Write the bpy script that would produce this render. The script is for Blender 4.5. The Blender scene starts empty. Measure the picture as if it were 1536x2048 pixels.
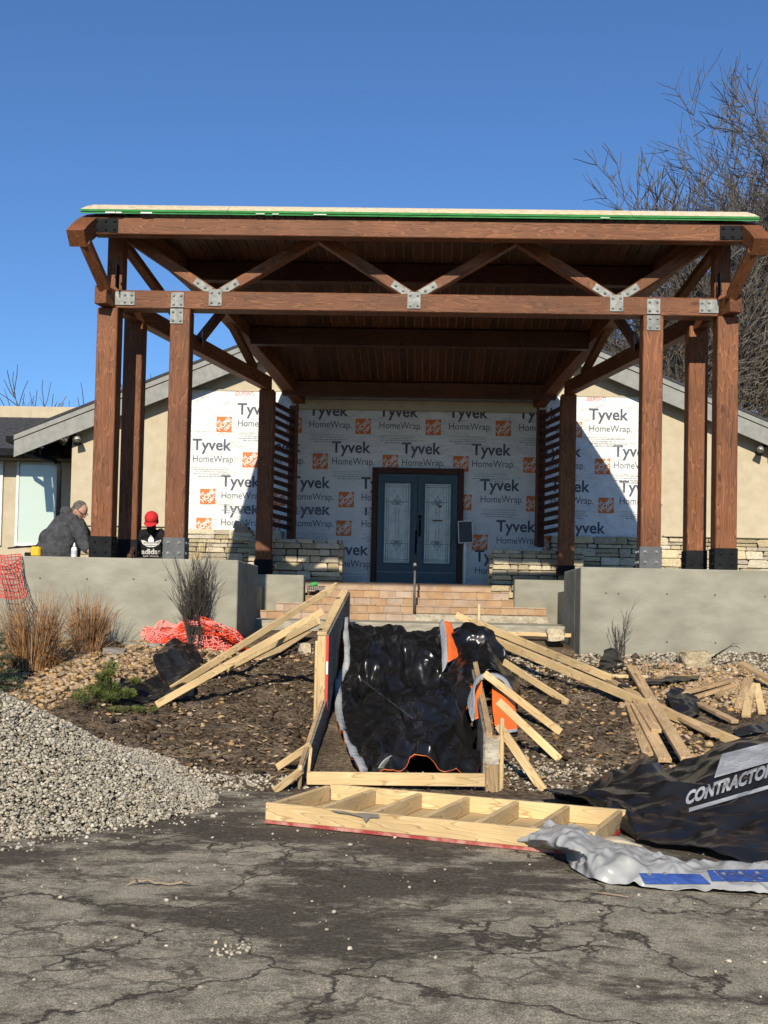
import bpy, bmesh, math, random
import numpy as np
from mathutils import Vector, Matrix, noise, Euler
from mathutils.bvhtree import BVHTree
random.seed(7); np.random.seed(7)
rad = math.radians
S = bpy.context.scene
COL = S.collection

# ------------------------------------------------------------------ camera, sky, sun, exposure
W, H, FPX = 1536, 2048, 2235.0
EYE = Vector((.19, 0, 1.5))
YAW, PITCH, ROLL = rad(1.5), rad(2.0), rad(1.2)
CR = Matrix.Rotation(YAW, 3, 'Z') @ Matrix.Rotation(math.pi / 2 + PITCH, 3, 'X') @ Matrix.Rotation(ROLL, 3, 'Z')
_c = CR.transposed() @ Vector((0, 1, 0))
CX = 850 - FPX * _c.x / -_c.z
CY = 1222 + FPX * _c.y / -_c.z
cd = bpy.data.cameras.new('camera'); cam = bpy.data.objects.new('camera', cd); COL.objects.link(cam)
cam.matrix_world = Matrix.Translation(EYE) @ CR.to_4x4()
cd.sensor_fit = 'HORIZONTAL'; cd.sensor_width = 36; cd.lens = FPX / W * 36
cd.shift_x = (W / 2 - CX) / W; cd.shift_y = (CY - H / 2) / W
cd.clip_start = .1; cd.clip_end = 2000
S.camera = cam
SUN_EL, SUN_AZ = rad(30.2), rad(4.0)
wd = bpy.data.worlds.new('World'); S.world = wd; wd.use_nodes = True
wn = wd.node_tree.nodes; sky = wn.new('ShaderNodeTexSky'); sky.sky_type = 'NISHITA'; sky.sun_disc = False
sky.sun_elevation = SUN_EL; sky.sun_rotation = math.pi + SUN_AZ; sky.air_density = 1.0; sky.dust_density = 0; sky.ozone_density = 9.5
wd.node_tree.links.new(sky.outputs[0], wn['Background'].inputs[0]); wn['Background'].inputs[1].default_value = .11
sl = bpy.data.lights.new('sun', 'SUN'); sl.energy = 5.0; sl.angle = rad(.53); sl.color = (1, .91, .75)
so = bpy.data.objects.new('sun', sl); COL.objects.link(so)
sdir = Vector((-math.sin(SUN_AZ) * math.cos(SUN_EL), -math.cos(SUN_AZ) * math.cos(SUN_EL), math.sin(SUN_EL)))
so.rotation_euler = sdir.to_track_quat('Z', 'Y').to_euler(); so.location = (0, 0, 30)
S.cycles.max_bounces = 6; S.cycles.diffuse_bounces = 1; S.cycles.glossy_bounces = 2
vs = S.view_settings; vs.view_transform = 'Standard'; vs.look = 'None'; vs.exposure = .28; vs.gamma = 1; vs.use_curve_mapping = False

# ------------------------------------------------------------------ photo measurement helpers
def ray(px, py):
    return CR @ Vector(((px - CX) / FPX, -(py - CY) / FPX, -1))
def at(px, py, Y):
    d = ray(px, py); return EYE + d * (Y / d.y)
def onz(px, py, z):
    d = ray(px, py); return EYE + d * ((z - EYE.z) / d.z)
def sst(a, b, x):
    t = min(1, max(0, (x - a) / (b - a))); return t * t * (3 - 2 * t)
def nz(x, y, z=0.0):
    return noise.noise((x, y, z))
def hgt(x, y):
    t = min(1, max(0, (y - 9.25) / 4.45))
    bank = 1.02 * t
    zin = 1.2 * min(1, max(0, (y - 9.25) / 5.7))
    k = sst(1.9, 2.3, abs(x))
    z = zin * (1 - k) + bank * k
    if y > 15.2: z = 1.1
    tr = (1 - sst(.75, 1.0, abs(x + .12))) * sst(9.3, 10, y) * (1 - sst(14, 15, y))
    z -= .10 * tr
    if y > 9.1 and y < 14.2:
        w = sst(9.2, 9.7, y) * (1 - tr * .6)
        z += w * (.07 * nz(x * 1.1, y * 1.1, 3) + .05 * nz(x * 3, y * 3, 9) + .03 * nz(x * 8, y * 8, 1) + .012 * nz(x * 19, y * 19, 4))
        z += .10 * w * sst(2.4, 3.2, -x) * (1 - sst(13.0, 13.7, y))
    if y > 9.0 and y < 9.8: z += .03 * sst(9.0, 9.4, y) * (1 + nz(x * 5, y * 5))
    if y > 22: z += min(3, (y - 22) * .02)
    if y < 9.0: z = -.02
    return z
def gp(px, py):
    d = ray(px, py); d = d / d.y
    y = 6.0
    while y < 15.2:
        p = EYE + d * y
        if p.y > 13.55 and abs(p.x) > 2.0: p.z = hgt(p.x, p.y); return p
        if p.z <= max(0, hgt(p.x, p.y)): return p
        y += .02
    return EYE + d * 13.5

# ------------------------------------------------------------------ object helpers
WM = {}
def link(name, me, parent=None, M=None, mat=None):
    o = bpy.data.objects.new(name, me); COL.objects.link(o)
    M = Matrix() if M is None else M
    if parent is not None:
        o.parent = parent; o.matrix_parent_inverse = WM[parent.name].inverted()
    o.matrix_basis = M; WM[o.name] = M.copy()
    if mat is not None and me is not None and not me.materials: me.materials.append(mat)
    return o
def tag(o, label, cat, group=None, kind=None):
    o['label'] = label
    if cat: o['category'] = cat
    if group: o['group'] = group
    if kind: o['kind'] = kind
    return o
def thing(name, loc, label, cat, group=None):
    return tag(link(name, None, None, Matrix.Translation(Vector(loc))), label, cat, group)
def T(v): return Matrix.Translation(Vector(v))
def TRS(l, r=(0, 0, 0), s=(1, 1, 1)):
    return T(l) @ Euler(r).to_matrix().to_4x4() @ Matrix.Diagonal(Vector(s).to_4d())
def cbox(sx, sy, sz, k=.006, jit=0, seed=0):
    bm = bmesh.new(); bmesh.ops.create_cube(bm, size=1)
    for v in bm.verts: v.co = Vector((v.co.x * sx, v.co.y * sy, v.co.z * sz))
    k = min(k, .45 * min(sx, sy, sz))
    if k > 0: bmesh.ops.bevel(bm, geom=bm.edges[:], offset=k, segments=1, affect='EDGES')
    if jit:
        r = random.Random(seed)
        for v in bm.verts: v.co += Vector((r.uniform(-1, 1) * jit * sx, r.uniform(-1, 1) * jit * sy, r.uniform(-1, 1) * jit * sz))
    me = bpy.data.meshes.new('box'); bm.to_mesh(me); bm.free(); return me
def axes(A, B, up):
    x = (B - A).normalized(); up = Vector(up)
    if abs(x.dot(up)) > .98: up = Vector((0, 1, 0))
    y = up.cross(x).normalized(); z = x.cross(y)
    return Matrix((x, y, z)).transposed().to_4x4()
def beam(name, A, B, w, h, mat, parent=None, up=(0, 0, 1), k=.008, spin=0):
    A, B = Vector(A), Vector(B)
    M = T((A + B) / 2) @ axes(A, B, up) @ Matrix.Rotation(spin, 4, 'X')
    return link(name, cbox((B - A).length, w, h, k), parent, M, mat)
def block(name, lo, hi, mat, parent=None, k=.006):
    lo, hi = Vector(lo), Vector(hi)
    d = hi - lo
    return link(name, cbox(d.x, d.y, d.z, k), parent, T((lo + hi) / 2), mat)
class MB:
    def __init__(s): s.v = []; s.f = []
    def add(s, v, f):
        n = len(s.v); s.v += [tuple(p) for p in v]; s.f += [tuple(i + n for i in q) for q in f]
    def box(s, M, d):
        a, b, c = d[0] / 2, d[1] / 2, d[2] / 2
        v = [M @ Vector((x, y, z)) for x in (-a, a) for y in (-b, b) for z in (-c, c)]
        s.add(v, [(0, 1, 3, 2), (4, 6, 7, 5), (0, 4, 5, 1), (2, 3, 7, 6), (0, 2, 6, 4), (1, 5, 7, 3)])
    def bar(s, A, B, w, h, up=(0, 0, 1)):
        A, B = Vector(A), Vector(B); s.box(T((A + B) / 2) @ axes(A, B, up), ((B - A).length, w, h))
    def tube(s, pts, rs, n=6, cap=True):
        pts = [Vector(p) for p in pts]
        if not hasattr(rs, '__len__'): rs = [rs] * len(pts)
        v = []; m = len(pts); ref = None
        for i, p in enumerate(pts):
            d = (pts[min(i + 1, m - 1)] - pts[max(i - 1, 0)])
            if d.length < 1e-9: d = Vector((0, 0, 1))
            d.normalize()
            if ref is None: ref = Vector((0, 0, 1)) if abs(d.z) < .9 else Vector((1, 0, 0))
            a = ref.cross(d)
            if a.length < 1e-4: a = Vector((1, 0, 0)).cross(d)
            a.normalize(); b = d.cross(a); ref = b.cross(d) * -1 if False else ref
            for j in range(n):
                t = 2 * math.pi * j / n; v.append(p + (a * math.cos(t) + b * math.sin(t)) * rs[i])
        f = [(i * n + j, i * n + (j + 1) % n, (i + 1) * n + (j + 1) % n, (i + 1) * n + j) for i in range(m - 1) for j in range(n)]
        if cap: f += [tuple(range(n - 1, -1, -1)), tuple((m - 1) * n + j for j in range(n))]
        s.add(v, f)
    def ell(s, c, r, rot=(0, 0, 0), nu=14, nv=9):
        M = TRS(c, rot, r); v = []; f = []
        for i in range(nv + 1):
            ph = math.pi * i / nv
            for j in range(nu):
                th = 2 * math.pi * j / nu
                v.append(M @ Vector((math.sin(ph) * math.cos(th), math.sin(ph) * math.sin(th), math.cos(ph))))
        for i in range(nv):
            for j in range(nu): f.append((i * nu + j, i * nu + (j + 1) % nu, (i + 1) * nu + (j + 1) % nu, (i + 1) * nu + j)[::-1])
        s.add(v, f)
    def lathe(s, c, prof, n=16):
        c = Vector(c); v = []
        for r, z in prof:
            for j in range(n): v.append(c + Vector((r * math.cos(2 * math.pi * j / n), r * math.sin(2 * math.pi * j / n), z)))
        m = len(prof)
        s.add(v, [(i * n + j, i * n + (j + 1) % n, (i + 1) * n + (j + 1) % n, (i + 1) * n + j) for i in range(m - 1) for j in range(n)] + [tuple(range(n - 1, -1, -1)), tuple((m - 1) * n + j for j in range(n))])
    def mesh(s, smooth=False):
        me = bpy.data.meshes.new('m'); me.from_pydata(s.v, [], s.f); me.update()
        if smooth: me.polygons.foreach_set('use_smooth', [True] * len(me.polygons))
        return me
    def build(s, name, mat, parent=None, smooth=False):
        return link(name, s.mesh(smooth), parent, None, mat)
def poly_prism(pts, y0, y1):
    m = MB(); n = len(pts)
    m.add([(x, y0, z) for x, z in pts] + [(x, y1, z) for x, z in pts], [tuple(range(n)), tuple(range(2 * n - 1, n - 1, -1))] + [(i, i + n, (i + 1) % n + n, (i + 1) % n) for i in range(n)])
    return m
def apply_mods(o):
    dg = bpy.context.evaluated_depsgraph_get(); me = bpy.data.meshes.new_from_object(o.evaluated_get(dg)); return me
def text_mesh(s, w=None, h=None, bold=0.0, shear=0.0):
    cu = bpy.data.curves.new('t', 'FONT'); cu.body = s; cu.size = 1; cu.offset = bold; cu.shear = shear; cu.resolution_u = 3
    o = bpy.data.objects.new('t', cu); COL.objects.link(o)
    me = apply_mods(o); bpy.data.objects.remove(o)
    co = np.zeros(len(me.vertices) * 3); me.vertices.foreach_get('co', co); co = co.reshape(-1, 3)
    lo = co.min(0); d = co.max(0) - lo
    sx = w / d[0] if w else h / d[1]; sy = h / d[1] if h else sx
    out = np.zeros_like(co); out[:, 0] = (co[:, 0] - lo[0]) * sx; out[:, 2] = (co[:, 1] - lo[1]) * sy
    me.vertices.foreach_set('co', out.ravel()); me.materials.clear(); me.update(); return me

# ------------------------------------------------------------------ materials
def nodes(name):
    m = bpy.data.materials.new(name); m.use_nodes = True
    nt = m.node_tree; b = nt.nodes['Principled BSDF']
    def n(t, **kw):
        x = nt.nodes.new('ShaderNode' + t)
        for k, v in kw.items():
            if k in ('op',): x.operation = v
            elif hasattr(x, k): setattr(x, k, v)
        return x
    return m, nt, b, n, nt.links.new
def setr(r, stops):
    e = r.color_ramp.elements
    while len(e) < len(stops): e.new(.5)
    for q, (p, c) in zip(e, stops): q.position = p; q.color = (*c, 1) if len(c) == 3 else c
def M_(name, stops, nscale=5, stretch=(1, 1, 1), rough=.8, bump=.15, bscale=30, metal=0, rand=0.0, spec=.3, detail=4, dist=.02, attr=None, coarse=0.0, bdetail=3, emis=None, coat=0):
    m, nt, b, n, L = nodes(name)
    tc = n('TexCoord'); oi = n('ObjectInfo'); ad = n('VectorMath', op='ADD'); sc = n('VectorMath', op='SCALE')
    cv = n('CombineXYZ'); 
    for i in range(3): L(oi.outputs['Random'], cv.inputs[i])
    sc.inputs[3].default_value = 37.0; L(cv.outputs[0], sc.inputs[0])
    L(tc.outputs['Object'], ad.inputs[0]); L(sc.outputs[0], ad.inputs[1])
    mp = n('Mapping'); mp.inputs['Scale'].default_value = stretch; L(ad.outputs[0], mp.inputs[0])
    no = n('TexNoise'); no.inputs['Scale'].default_value = nscale; no.inputs['Detail'].default_value = detail; L(mp.outputs[0], no.inputs['Vector'])
    r = n('ValToRGB'); setr(r, stops); L(no.outputs['Fac'], r.inputs[0]); col = r.outputs[0]
    if coarse:
        n2 = n('TexNoise'); n2.inputs['Scale'].default_value = nscale * .13; n2.inputs['Detail'].default_value = 5; L(ad.outputs[0], n2.inputs['Vector'])
        mr = n('MapRange'); mr.inputs[1].default_value = .3; mr.inputs[2].default_value = .7; mr.inputs[3].default_value = 1 - coarse; mr.inputs[4].default_value = 1 + coarse; L(n2.outputs['Fac'], mr.inputs[0])
        vm = n('VectorMath', op='SCALE'); L(col, vm.inputs[0]); L(mr.outputs[0], vm.inputs[3]); col = vm.outputs[0]
    if rand:
        if attr:
            at_ = n('Attribute'); at_.attribute_name = attr; src = at_.outputs['Fac']
        else: src = oi.outputs['Random']
        mr = n('MapRange'); mr.inputs[3].default_value = 1 - rand; mr.inputs[4].default_value = 1 + rand; L(src, mr.inputs[0])
        hs = n('HueSaturation'); L(col, hs.inputs['Color']); L(mr.outputs[0], hs.inputs['Value'])
        m2 = n('MapRange'); m2.inputs[3].default_value = 1.25; m2.inputs[4].default_value = .75
        fr = n('Math', op='FRACT'); ml = n('Math', op='MULTIPLY'); ml.inputs[1].default_value = 7.3; L(src, ml.inputs[0]); L(ml.outputs[0], fr.inputs[0]); L(fr.outputs[0], m2.inputs[0]); L(m2.outputs[0], hs.inputs['Saturation'])
        col = hs.outputs[0]
    L(col, b.inputs['Base Color'])
    b.inputs['Roughness'].default_value = rough; b.inputs['Metallic'].default_value = metal; b.inputs['Specular IOR Level'].default_value = spec
    if coat: b.inputs['Coat Weight'].default_value = coat; b.inputs['Coat Roughness'].default_value = .2
    if bump:
        nb = n('TexNoise'); nb.inputs['Scale'].default_value = bscale; nb.inputs['Detail'].default_value = bdetail; L(mp.outputs[0], nb.inputs['Vector'])
        bp = n('Bump'); bp.inputs['Strength'].default_value = bump; bp.inputs['Distance'].default_value = dist; L(nb.outputs['Fac'], bp.inputs['Height']); L(bp.outputs[0], b.inputs['Normal'])
    return m
def wood(name, dark, mid, light, lines=9, rough=.6, rand=.15, fine=.35, bump=.25, knots=True, checks=0):
    m, nt, b, n, L = nodes(name)
    tc = n('TexCoord'); oi = n('ObjectInfo'); cv = n('CombineXYZ'); sc = n('VectorMath', op='SCALE'); ad = n('VectorMath', op='ADD')
    for i in range(3): L(oi.outputs['Random'], cv.inputs[i])
    sc.inputs[3].default_value = 53; L(cv.outputs[0], sc.inputs[0]); L(tc.outputs['Object'], ad.inputs[0]); L(sc.outputs[0], ad.inputs[1])
    mp = n('Mapping'); mp.inputs['Scale'].default_value = (.55, 4.2, 4.2); L(ad.outputs[0], mp.inputs[0])
    n1 = n('TexNoise'); n1.inputs['Scale'].default_value = 1.6; n1.inputs['Detail'].default_value = 2.5; n1.inputs['Roughness'].default_value = .45; L(mp.outputs[0], n1.inputs['Vector'])
    ml = n('Math', op='MULTIPLY'); ml.inputs[1].default_value = lines * 2; L(n1.outputs['Fac'], ml.inputs[0])
    fr = n('Math', op='FRACT'); L(ml.outputs[0], fr.inputs[0])
    r = n('ValToRGB'); setr(r, [(0, mid), (.55, mid), (.8, light), (.93, dark), (1, mid)]); L(fr.outputs[0], r.inputs[0])
    mp2 = n('Mapping'); mp2.inputs['Scale'].default_value = (3, 70, 70); L(ad.outputs[0], mp2.inputs[0])
    n2 = n('TexNoise'); n2.inputs['Scale'].default_value = 1; n2.inputs['Detail'].default_value = 5; L(mp2.outputs[0], n2.inputs['Vector'])
    mx = n('MixRGB', blend_type='MULTIPLY'); mx.inputs[0].default_value = fine; L(r.outputs[0], mx.inputs[1])
    r2 = n('ValToRGB'); setr(r2, [(.3, (.35, .3, .3)), (.65, (1.25, 1.2, 1.15))]); L(n2.outputs['Fac'], r2.inputs[0]); L(r2.outputs[0], mx.inputs[2])
    n3 = n('TexNoise'); n3.inputs['Scale'].default_value = 1.3; n3.inputs['Detail'].default_value = 4; L(ad.outputs[0], n3.inputs['Vector'])
    mr = n('MapRange'); mr.inputs[1].default_value = .3; mr.inputs[2].default_value = .7; mr.inputs[3].default_value = .72; mr.inputs[4].default_value = 1.25; L(n3.outputs['Fac'], mr.inputs[0])
    v = n('VectorMath', op='SCALE'); L(mx.outputs[0], v.inputs[0]); L(mr.outputs[0], v.inputs[3]); col = v.outputs[0]
    if knots:
        mp3 = n('Mapping'); mp3.inputs['Scale'].default_value = (1.1, 3, 3); L(ad.outputs[0], mp3.inputs[0])
        vo = n('TexVoronoi'); vo.inputs['Scale'].default_value = 1.2; L(mp3.outputs[0], vo.inputs['Vector'])
        rk = n('ValToRGB'); setr(rk, [(0, (.25, .2, .18)), (.06, (.35, .3, .28)), (.1, (1, 1, 1))]); L(vo.outputs['Distance'], rk.inputs[0])
        mk = n('MixRGB', blend_type='MULTIPLY'); mk.inputs[0].default_value = .8; L(col, mk.inputs[1]); L(rk.outputs[0], mk.inputs[2]); col = mk.outputs[0]
    if checks:
        mp4 = n('Mapping'); mp4.inputs['Scale'].default_value = (.35, 5.5, 5.5); L(ad.outputs[0], mp4.inputs[0])
        n4 = n('TexNoise'); n4.inputs['Scale'].default_value = 1.5; n4.inputs['Detail'].default_value = 4; n4.inputs['Roughness'].default_value = .6; L(mp4.outputs[0], n4.inputs['Vector'])
        rc = n('ValToRGB'); setr(rc, [(.488, (1, 1, 1)), (.498, (.2, .17, .15)), (.503, (.2, .17, .15)), (.513, (1, 1, 1))]); L(n4.outputs['Fac'], rc.inputs[0])
        mc = n('MixRGB', blend_type='MULTIPLY'); mc.inputs[0].default_value = checks; L(col, mc.inputs[1]); L(rc.outputs[0], mc.inputs[2]); col = mc.outputs[0]
    mr2 = n('MapRange'); mr2.inputs[3].default_value = 1 - rand; mr2.inputs[4].default_value = 1 + rand; L(oi.outputs['Random'], mr2.inputs[0])
    v2 = n('VectorMath', op='SCALE'); L(col, v2.inputs[0]); L(mr2.outputs[0], v2.inputs[3]); L(v2.outputs[0], b.inputs['Base Color'])
    b.inputs['Roughness'].default_value = rough; b.inputs['Specular IOR Level'].default_value = .25
    bp = n('Bump'); bp.inputs['Strength'].default_value = bump; bp.inputs['Distance'].default_value = .006; L(n2.outputs['Fac'], bp.inputs['Height']); L(bp.outputs[0], b.inputs['Normal'])
    return m
def flat(c, name, rough=.7, metal=0, rand=.0, spec=.3, bump=.05, bs=60):
    c = Vector(c); return M_(name, [(.3, tuple(c * .85)), (.7, tuple(c * 1.12))], 9, rough=rough, metal=metal, rand=rand, spec=spec, bump=bump, bscale=bs)
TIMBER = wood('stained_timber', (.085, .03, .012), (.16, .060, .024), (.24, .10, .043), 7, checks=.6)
CEIL = wood('shade_dark_boards', (.035, .012, .006), (.07, .025, .012), (.105, .04, .02), 7, rand=.3)  # timber stain darkened so the colour carries the shade under the canopy
PINE = wood('raw_pine', (.36, .23, .10), (.56, .40, .20), (.62, .47, .26), 6, rough=.75, fine=.15, rand=.12)
OLDPINE = wood('weathered_pine', (.22, .14, .07), (.38, .26, .14), (.46, .34, .2), 6, rough=.85, fine=.3, rand=.2)
PLY = wood('plywood', (.38, .25, .12), (.5, .36, .19), (.56, .42, .24), 3, rough=.8, fine=.2, rand=.1)
PLYOLD = wood('form_plywood', (.10, .09, .075), (.19, .17, .14), (.25, .22, .18), 3, rough=.8, fine=.5, rand=.1)
CONC = M_('concrete', [(.25, (.20, .19, .15)), (.5, (.255, .243, .192)), (.75, (.305, .292, .232))], 4.5, (.6, 1, 1.2), rough=.9, bump=.25, bscale=60, coarse=.14, spec=.2, detail=9)
MORTAR = M_('rough_mortar', [(.3, (.26, .22, .16)), (.7, (.5, .45, .35))], 9, rough=.95, bump=.9, bscale=25, dist=.03)
STUCCO = M_('stucco', [(.3, (.42, .36, .25)), (.7, (.49, .42, .30))], 6, rough=.95, bump=.35, bscale=120, dist=.01, spec=.15)
STONE = M_('ledge_stone', [(.25, (.33, .26, .165)), (.5, (.53, .45, .31)), (.8, (.66, .58, .43))], 7, rough=.95, bump=.7, bscale=14, dist=.03, rand=.28, spec=.15)
JOINT = M_('stone_joint', [(.3, (.07, .055, .04)), (.7, (.14, .115, .085))], 14, rough=.95, bump=.6)
TILE = M_('sandstone_tile', [(.25, (.28, .188, .123)), (.5, (.36, .25, .168)), (.8, (.43, .315, .218))], 5, rough=.85, bump=.25, bscale=30, rand=.08)
GREYFASC = flat((.245, .245, .225), 'grey_fascia', .75)
SOFFIT = flat((.10, .085, .065), 'dark_soffit', .85)
SHINGLE = M_('shingle', [(.3, (.035, .035, .04)), (.7, (.075, .075, .085))], 40, rough=.95, bump=.5, bscale=120, rand=.2)
WRAPM = M_('house_wrap', [(.3, (.63, .64, .63)), (.7, (.70, .71, .70))], 3, (1, 1, 1.6), rough=.55, bump=.85, bscale=4.5, dist=.08, bdetail=3.5, spec=.3)
INK = flat((.075, .085, .115), 'print_navy', .6, bump=0)
INKG = flat((.33, .33, .34), 'print_grey', .6, bump=0)
ORANGEINK = flat((.62, .165, .04), 'print_orange', .6, bump=0)
WHITEINK = flat((.74, .72, .69), 'print_white', .6, bump=0)
REDINK = flat((.55, .14, .10), 'print_red', .6, bump=0)
GALV = M_('galvanised', [(.3, (.13, .137, .13)), (.7, (.27, .28, .265))], 14, rough=.6, metal=.2, bump=.08, spec=.5, coarse=.2)
BLACKST = M_('black_steel', [(.3, (.006, .007, .008)), (.7, (.014, .015, .017))], 8, rough=.75, metal=0, bump=.1, spec=.12)
GREYST = M_('primed_steel', [(.3, (.075, .08, .082)), (.7, (.11, .115, .118))], 8, rough=.6, metal=.2, bump=.08)
OSB = M_('osb', [(.3, (.42, .29, .13)), (.5, (.60, .47, .26)), (.75, (.68, .58, .38))], 16, (1, 2, 1), rough=.85, bump=.3, bscale=30, rand=.08)
GREENED = M_('green_panel_edge', [(.25, (.02, .12, .03)), (.6, (.03, .22, .05)), (.85, (.05, .3, .08))], 6, (1, 1, 8), rough=.7, bump=.2)
DOORBLUE = flat((.032, .066, .088), 'blue_door_paint', .45, spec=.4)
WHITEP = flat((.7, .69, .65), 'white_frame', .5)
RED = flat((.55, .04, .03), 'red_edge_paint', .6, bump=.2)
REDNET = flat((.78, .065, .025), 'orange_red_net', .55, rand=.1)
SKIN = flat((.42, .23, .165), 'skin_light', .6); SKIND = flat((.055, .028, .018), 'skin_dark', .55)
# ------------------------------------------------------------------ more materials
def soil_mat():
    m, nt, b, n, L = nodes('soil')
    tc = n('TexCoord')
    n1 = n('TexNoise'); n1.inputs['Scale'].default_value = 2.2; n1.inputs['Detail'].default_value = 10; L(tc.outputs['Object'], n1.inputs['Vector'])
    n2 = n('TexNoise'); n2.inputs['Scale'].default_value = 26; n2.inputs['Detail'].default_value = 8; L(tc.outputs['Object'], n2.inputs['Vector'])
    mx = n('Math', op='ADD'); s = n('Math', op='MULTIPLY'); s.inputs[1].default_value = .5; L(n1.outputs['Fac'], mx.inputs[0]); L(n2.outputs['Fac'], mx.inputs[1]); L(mx.outputs[0], s.inputs[0])
    r = n('ValToRGB'); setr(r, [(.3, (.034, .025, .017)), (.44, (.078, .057, .039)), (.55, (.14, .104, .07)), (.68, (.25, .19, .13))]); L(s.outputs[0], r.inputs[0])
    L(r.outputs[0], b.inputs['Base Color']); b.inputs['Roughness'].default_value = .95; b.inputs['Specular IOR Level'].default_value = .15
    bp = n('Bump'); bp.inputs['Strength'].default_value = .9; bp.inputs['Distance'].default_value = .05; L(n2.outputs['Fac'], bp.inputs['Height']); L(bp.outputs[0], b.inputs['Normal'])
    return m
def asphalt_mat():
    m, nt, b, n, L = nodes('asphalt')
    tc = n('TexCoord'); O = tc.outputs['Object']
    def noi(s, d=6, v=O, ro=.5):
        x = n('TexNoise'); x.inputs['Scale'].default_value = s; x.inputs['Detail'].default_value = d; x.inputs['Roughness'].default_value = ro; L(v, x.inputs['Vector']); return x
    fine = noi(130, 2); mid = noi(5, 4); co = noi(.55, 5, ro=.62)
    r = n('ValToRGB'); setr(r, [(.3, (.14, .122, .088)), (.5, (.265, .236, .175)), (.68, (.46, .42, .325))]); L(fine.outputs['Fac'], r.inputs[0])
    r2 = n('ValToRGB'); setr(r2, [(.3, (.58, .56, .54)), (.5, (.98, .97, .95)), (.7, (1.25, 1.22, 1.18))]); md_ = n('Math', op='ADD'); L(mid.outputs['Fac'], md_.inputs[0]); m3_ = n('Math', op='MULTIPLY_ADD'); m3_.inputs[1].default_value = .9; m3_.inputs[2].default_value = -.45; L(noi(24, 5, ro=.65).outputs['Fac'], m3_.inputs[0]); L(m3_.outputs[0], md_.inputs[1]); L(md_.outputs[0], r2.inputs[0])
    mu = n('MixRGB', blend_type='MULTIPLY'); mu.inputs[0].default_value = 1; L(r.outputs[0], mu.inputs[1]); L(r2.outputs[0], mu.inputs[2])
    # soil tracked over the far part of the drive and in worn hollows
    sx = n('SeparateXYZ'); L(O, sx.inputs[0])
    mr = n('MapRange'); mr.inputs[1].default_value = 5.0; mr.inputs[2].default_value = 7.8; mr.inputs[3].default_value = -.04; mr.inputs[4].default_value = .075; L(sx.outputs['Y'], mr.inputs[0])
    mpn = n('Mapping'); mpn.inputs['Scale'].default_value = (.5, 1, 1); L(O, mpn.inputs[0])
    co2 = noi(1.25, 11, mpn.outputs[0], .76)
    gx = n('Math', op='ADD'); gx.inputs[1].default_value = .22; L(sx.outputs['X'], gx.inputs[0])
    g2 = n('Math', op='MULTIPLY'); L(gx.outputs[0], g2.inputs[0]); L(gx.outputs[0], g2.inputs[1])
    g3 = n('MapRange'); g3.inputs[1].default_value = 0; g3.inputs[2].default_value = .45; g3.inputs[3].default_value = .085; g3.inputs[4].default_value = 0; L(g2.outputs[0], g3.inputs[0])
    g4 = n('Math', op='ADD'); L(mr.outputs[0], g4.inputs[0]); L(g3.outputs[0], g4.inputs[1])
    ad = n('Math', op='ADD'); L(co2.outputs['Fac'], ad.inputs[0]); L(g4.outputs[0], ad.inputs[1])
    rs = n('ValToRGB'); setr(rs, [(.5, (0, 0, 0)), (.57, (.92, .92, .92))]); L(ad.outputs[0], rs.inputs[0])
    # cracks
    wv = noi(3.2, 8, ro=.62); mv = n('MixRGB', blend_type='ADD'); mv.inputs[0].default_value = .5; L(O, mv.inputs[1]); L(wv.outputs['Color'], mv.inputs[2])
    def crack(scale, w):
        vo = n('TexVoronoi'); vo.feature = 'DISTANCE_TO_EDGE'; vo.inputs['Scale'].default_value = scale; L(mv.outputs[0], vo.inputs['Vector'])
        rc = n('ValToRGB'); setr(rc, [(0, (1, 1, 1)), (w * .4, (1, 1, 1)), (w, (0, 0, 0))]); L(vo.outputs['Distance'], rc.inputs[0]); return rc.outputs[0]
    c1 = crack(.62, .011); c2 = crack(3.4, .06)
    rm = n('ValToRGB'); setr(rm, [(.45, (0, 0, 0)), (.56, (1, 1, 1))]); L(co.outputs['Fac'], rm.inputs[0])
    cm = n('MixRGB', blend_type='MULTIPLY'); cm.inputs[0].default_value = 1; L(c2, cm.inputs[1]); L(rm.outputs[0], cm.inputs[2])
    a1 = n('MixRGB', blend_type='LIGHTEN'); a1.inputs[0].default_value = 1; L(c1, a1.inputs[1]); L(cm.outputs[0], a1.inputs[2])
    a2 = n('MixRGB', blend_type='LIGHTEN'); a2.inputs[0].default_value = 1; L(a1.outputs[0], a2.inputs[1]); L(rs.outputs[0], a2.inputs[2])
    soilc = n('ValToRGB'); setr(soilc, [(.3, (.036, .028, .021)), (.6, (.084, .067, .05)), (.75, (.15, .123, .096))]); n5 = noi(45, 3); L(n5.outputs['Fac'], soilc.inputs[0])
    fm = n('MixRGB'); L(a2.outputs[0], fm.inputs[0]); L(mu.outputs[0], fm.inputs[1]); L(soilc.outputs[0], fm.inputs[2]); L(fm.outputs[0], b.inputs['Base Color'])
    b.inputs['Roughness'].default_value = .92; b.inputs['Specular IOR Level'].default_value = .2
    hh = n('MixRGB'); hh.inputs[0].default_value = .5; L(fine.outputs['Color'], hh.inputs[1]); L(noi(320, 2).outputs['Color'], hh.inputs[2])
    hs = n('MixRGB', blend_type='SUBTRACT'); hs.inputs[0].default_value = .7; L(hh.outputs[0], hs.inputs[1]); L(a1.outputs[0], hs.inputs[2])
    bp = n('Bump'); bp.inputs['Strength'].default_value = .7; bp.inputs['Distance'].default_value = .012; L(hs.outputs[0], bp.inputs['Height']); L(bp.outputs[0], b.inputs['Normal'])
    return m
SOIL = soil_mat(); ASPH = asphalt_mat()
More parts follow.
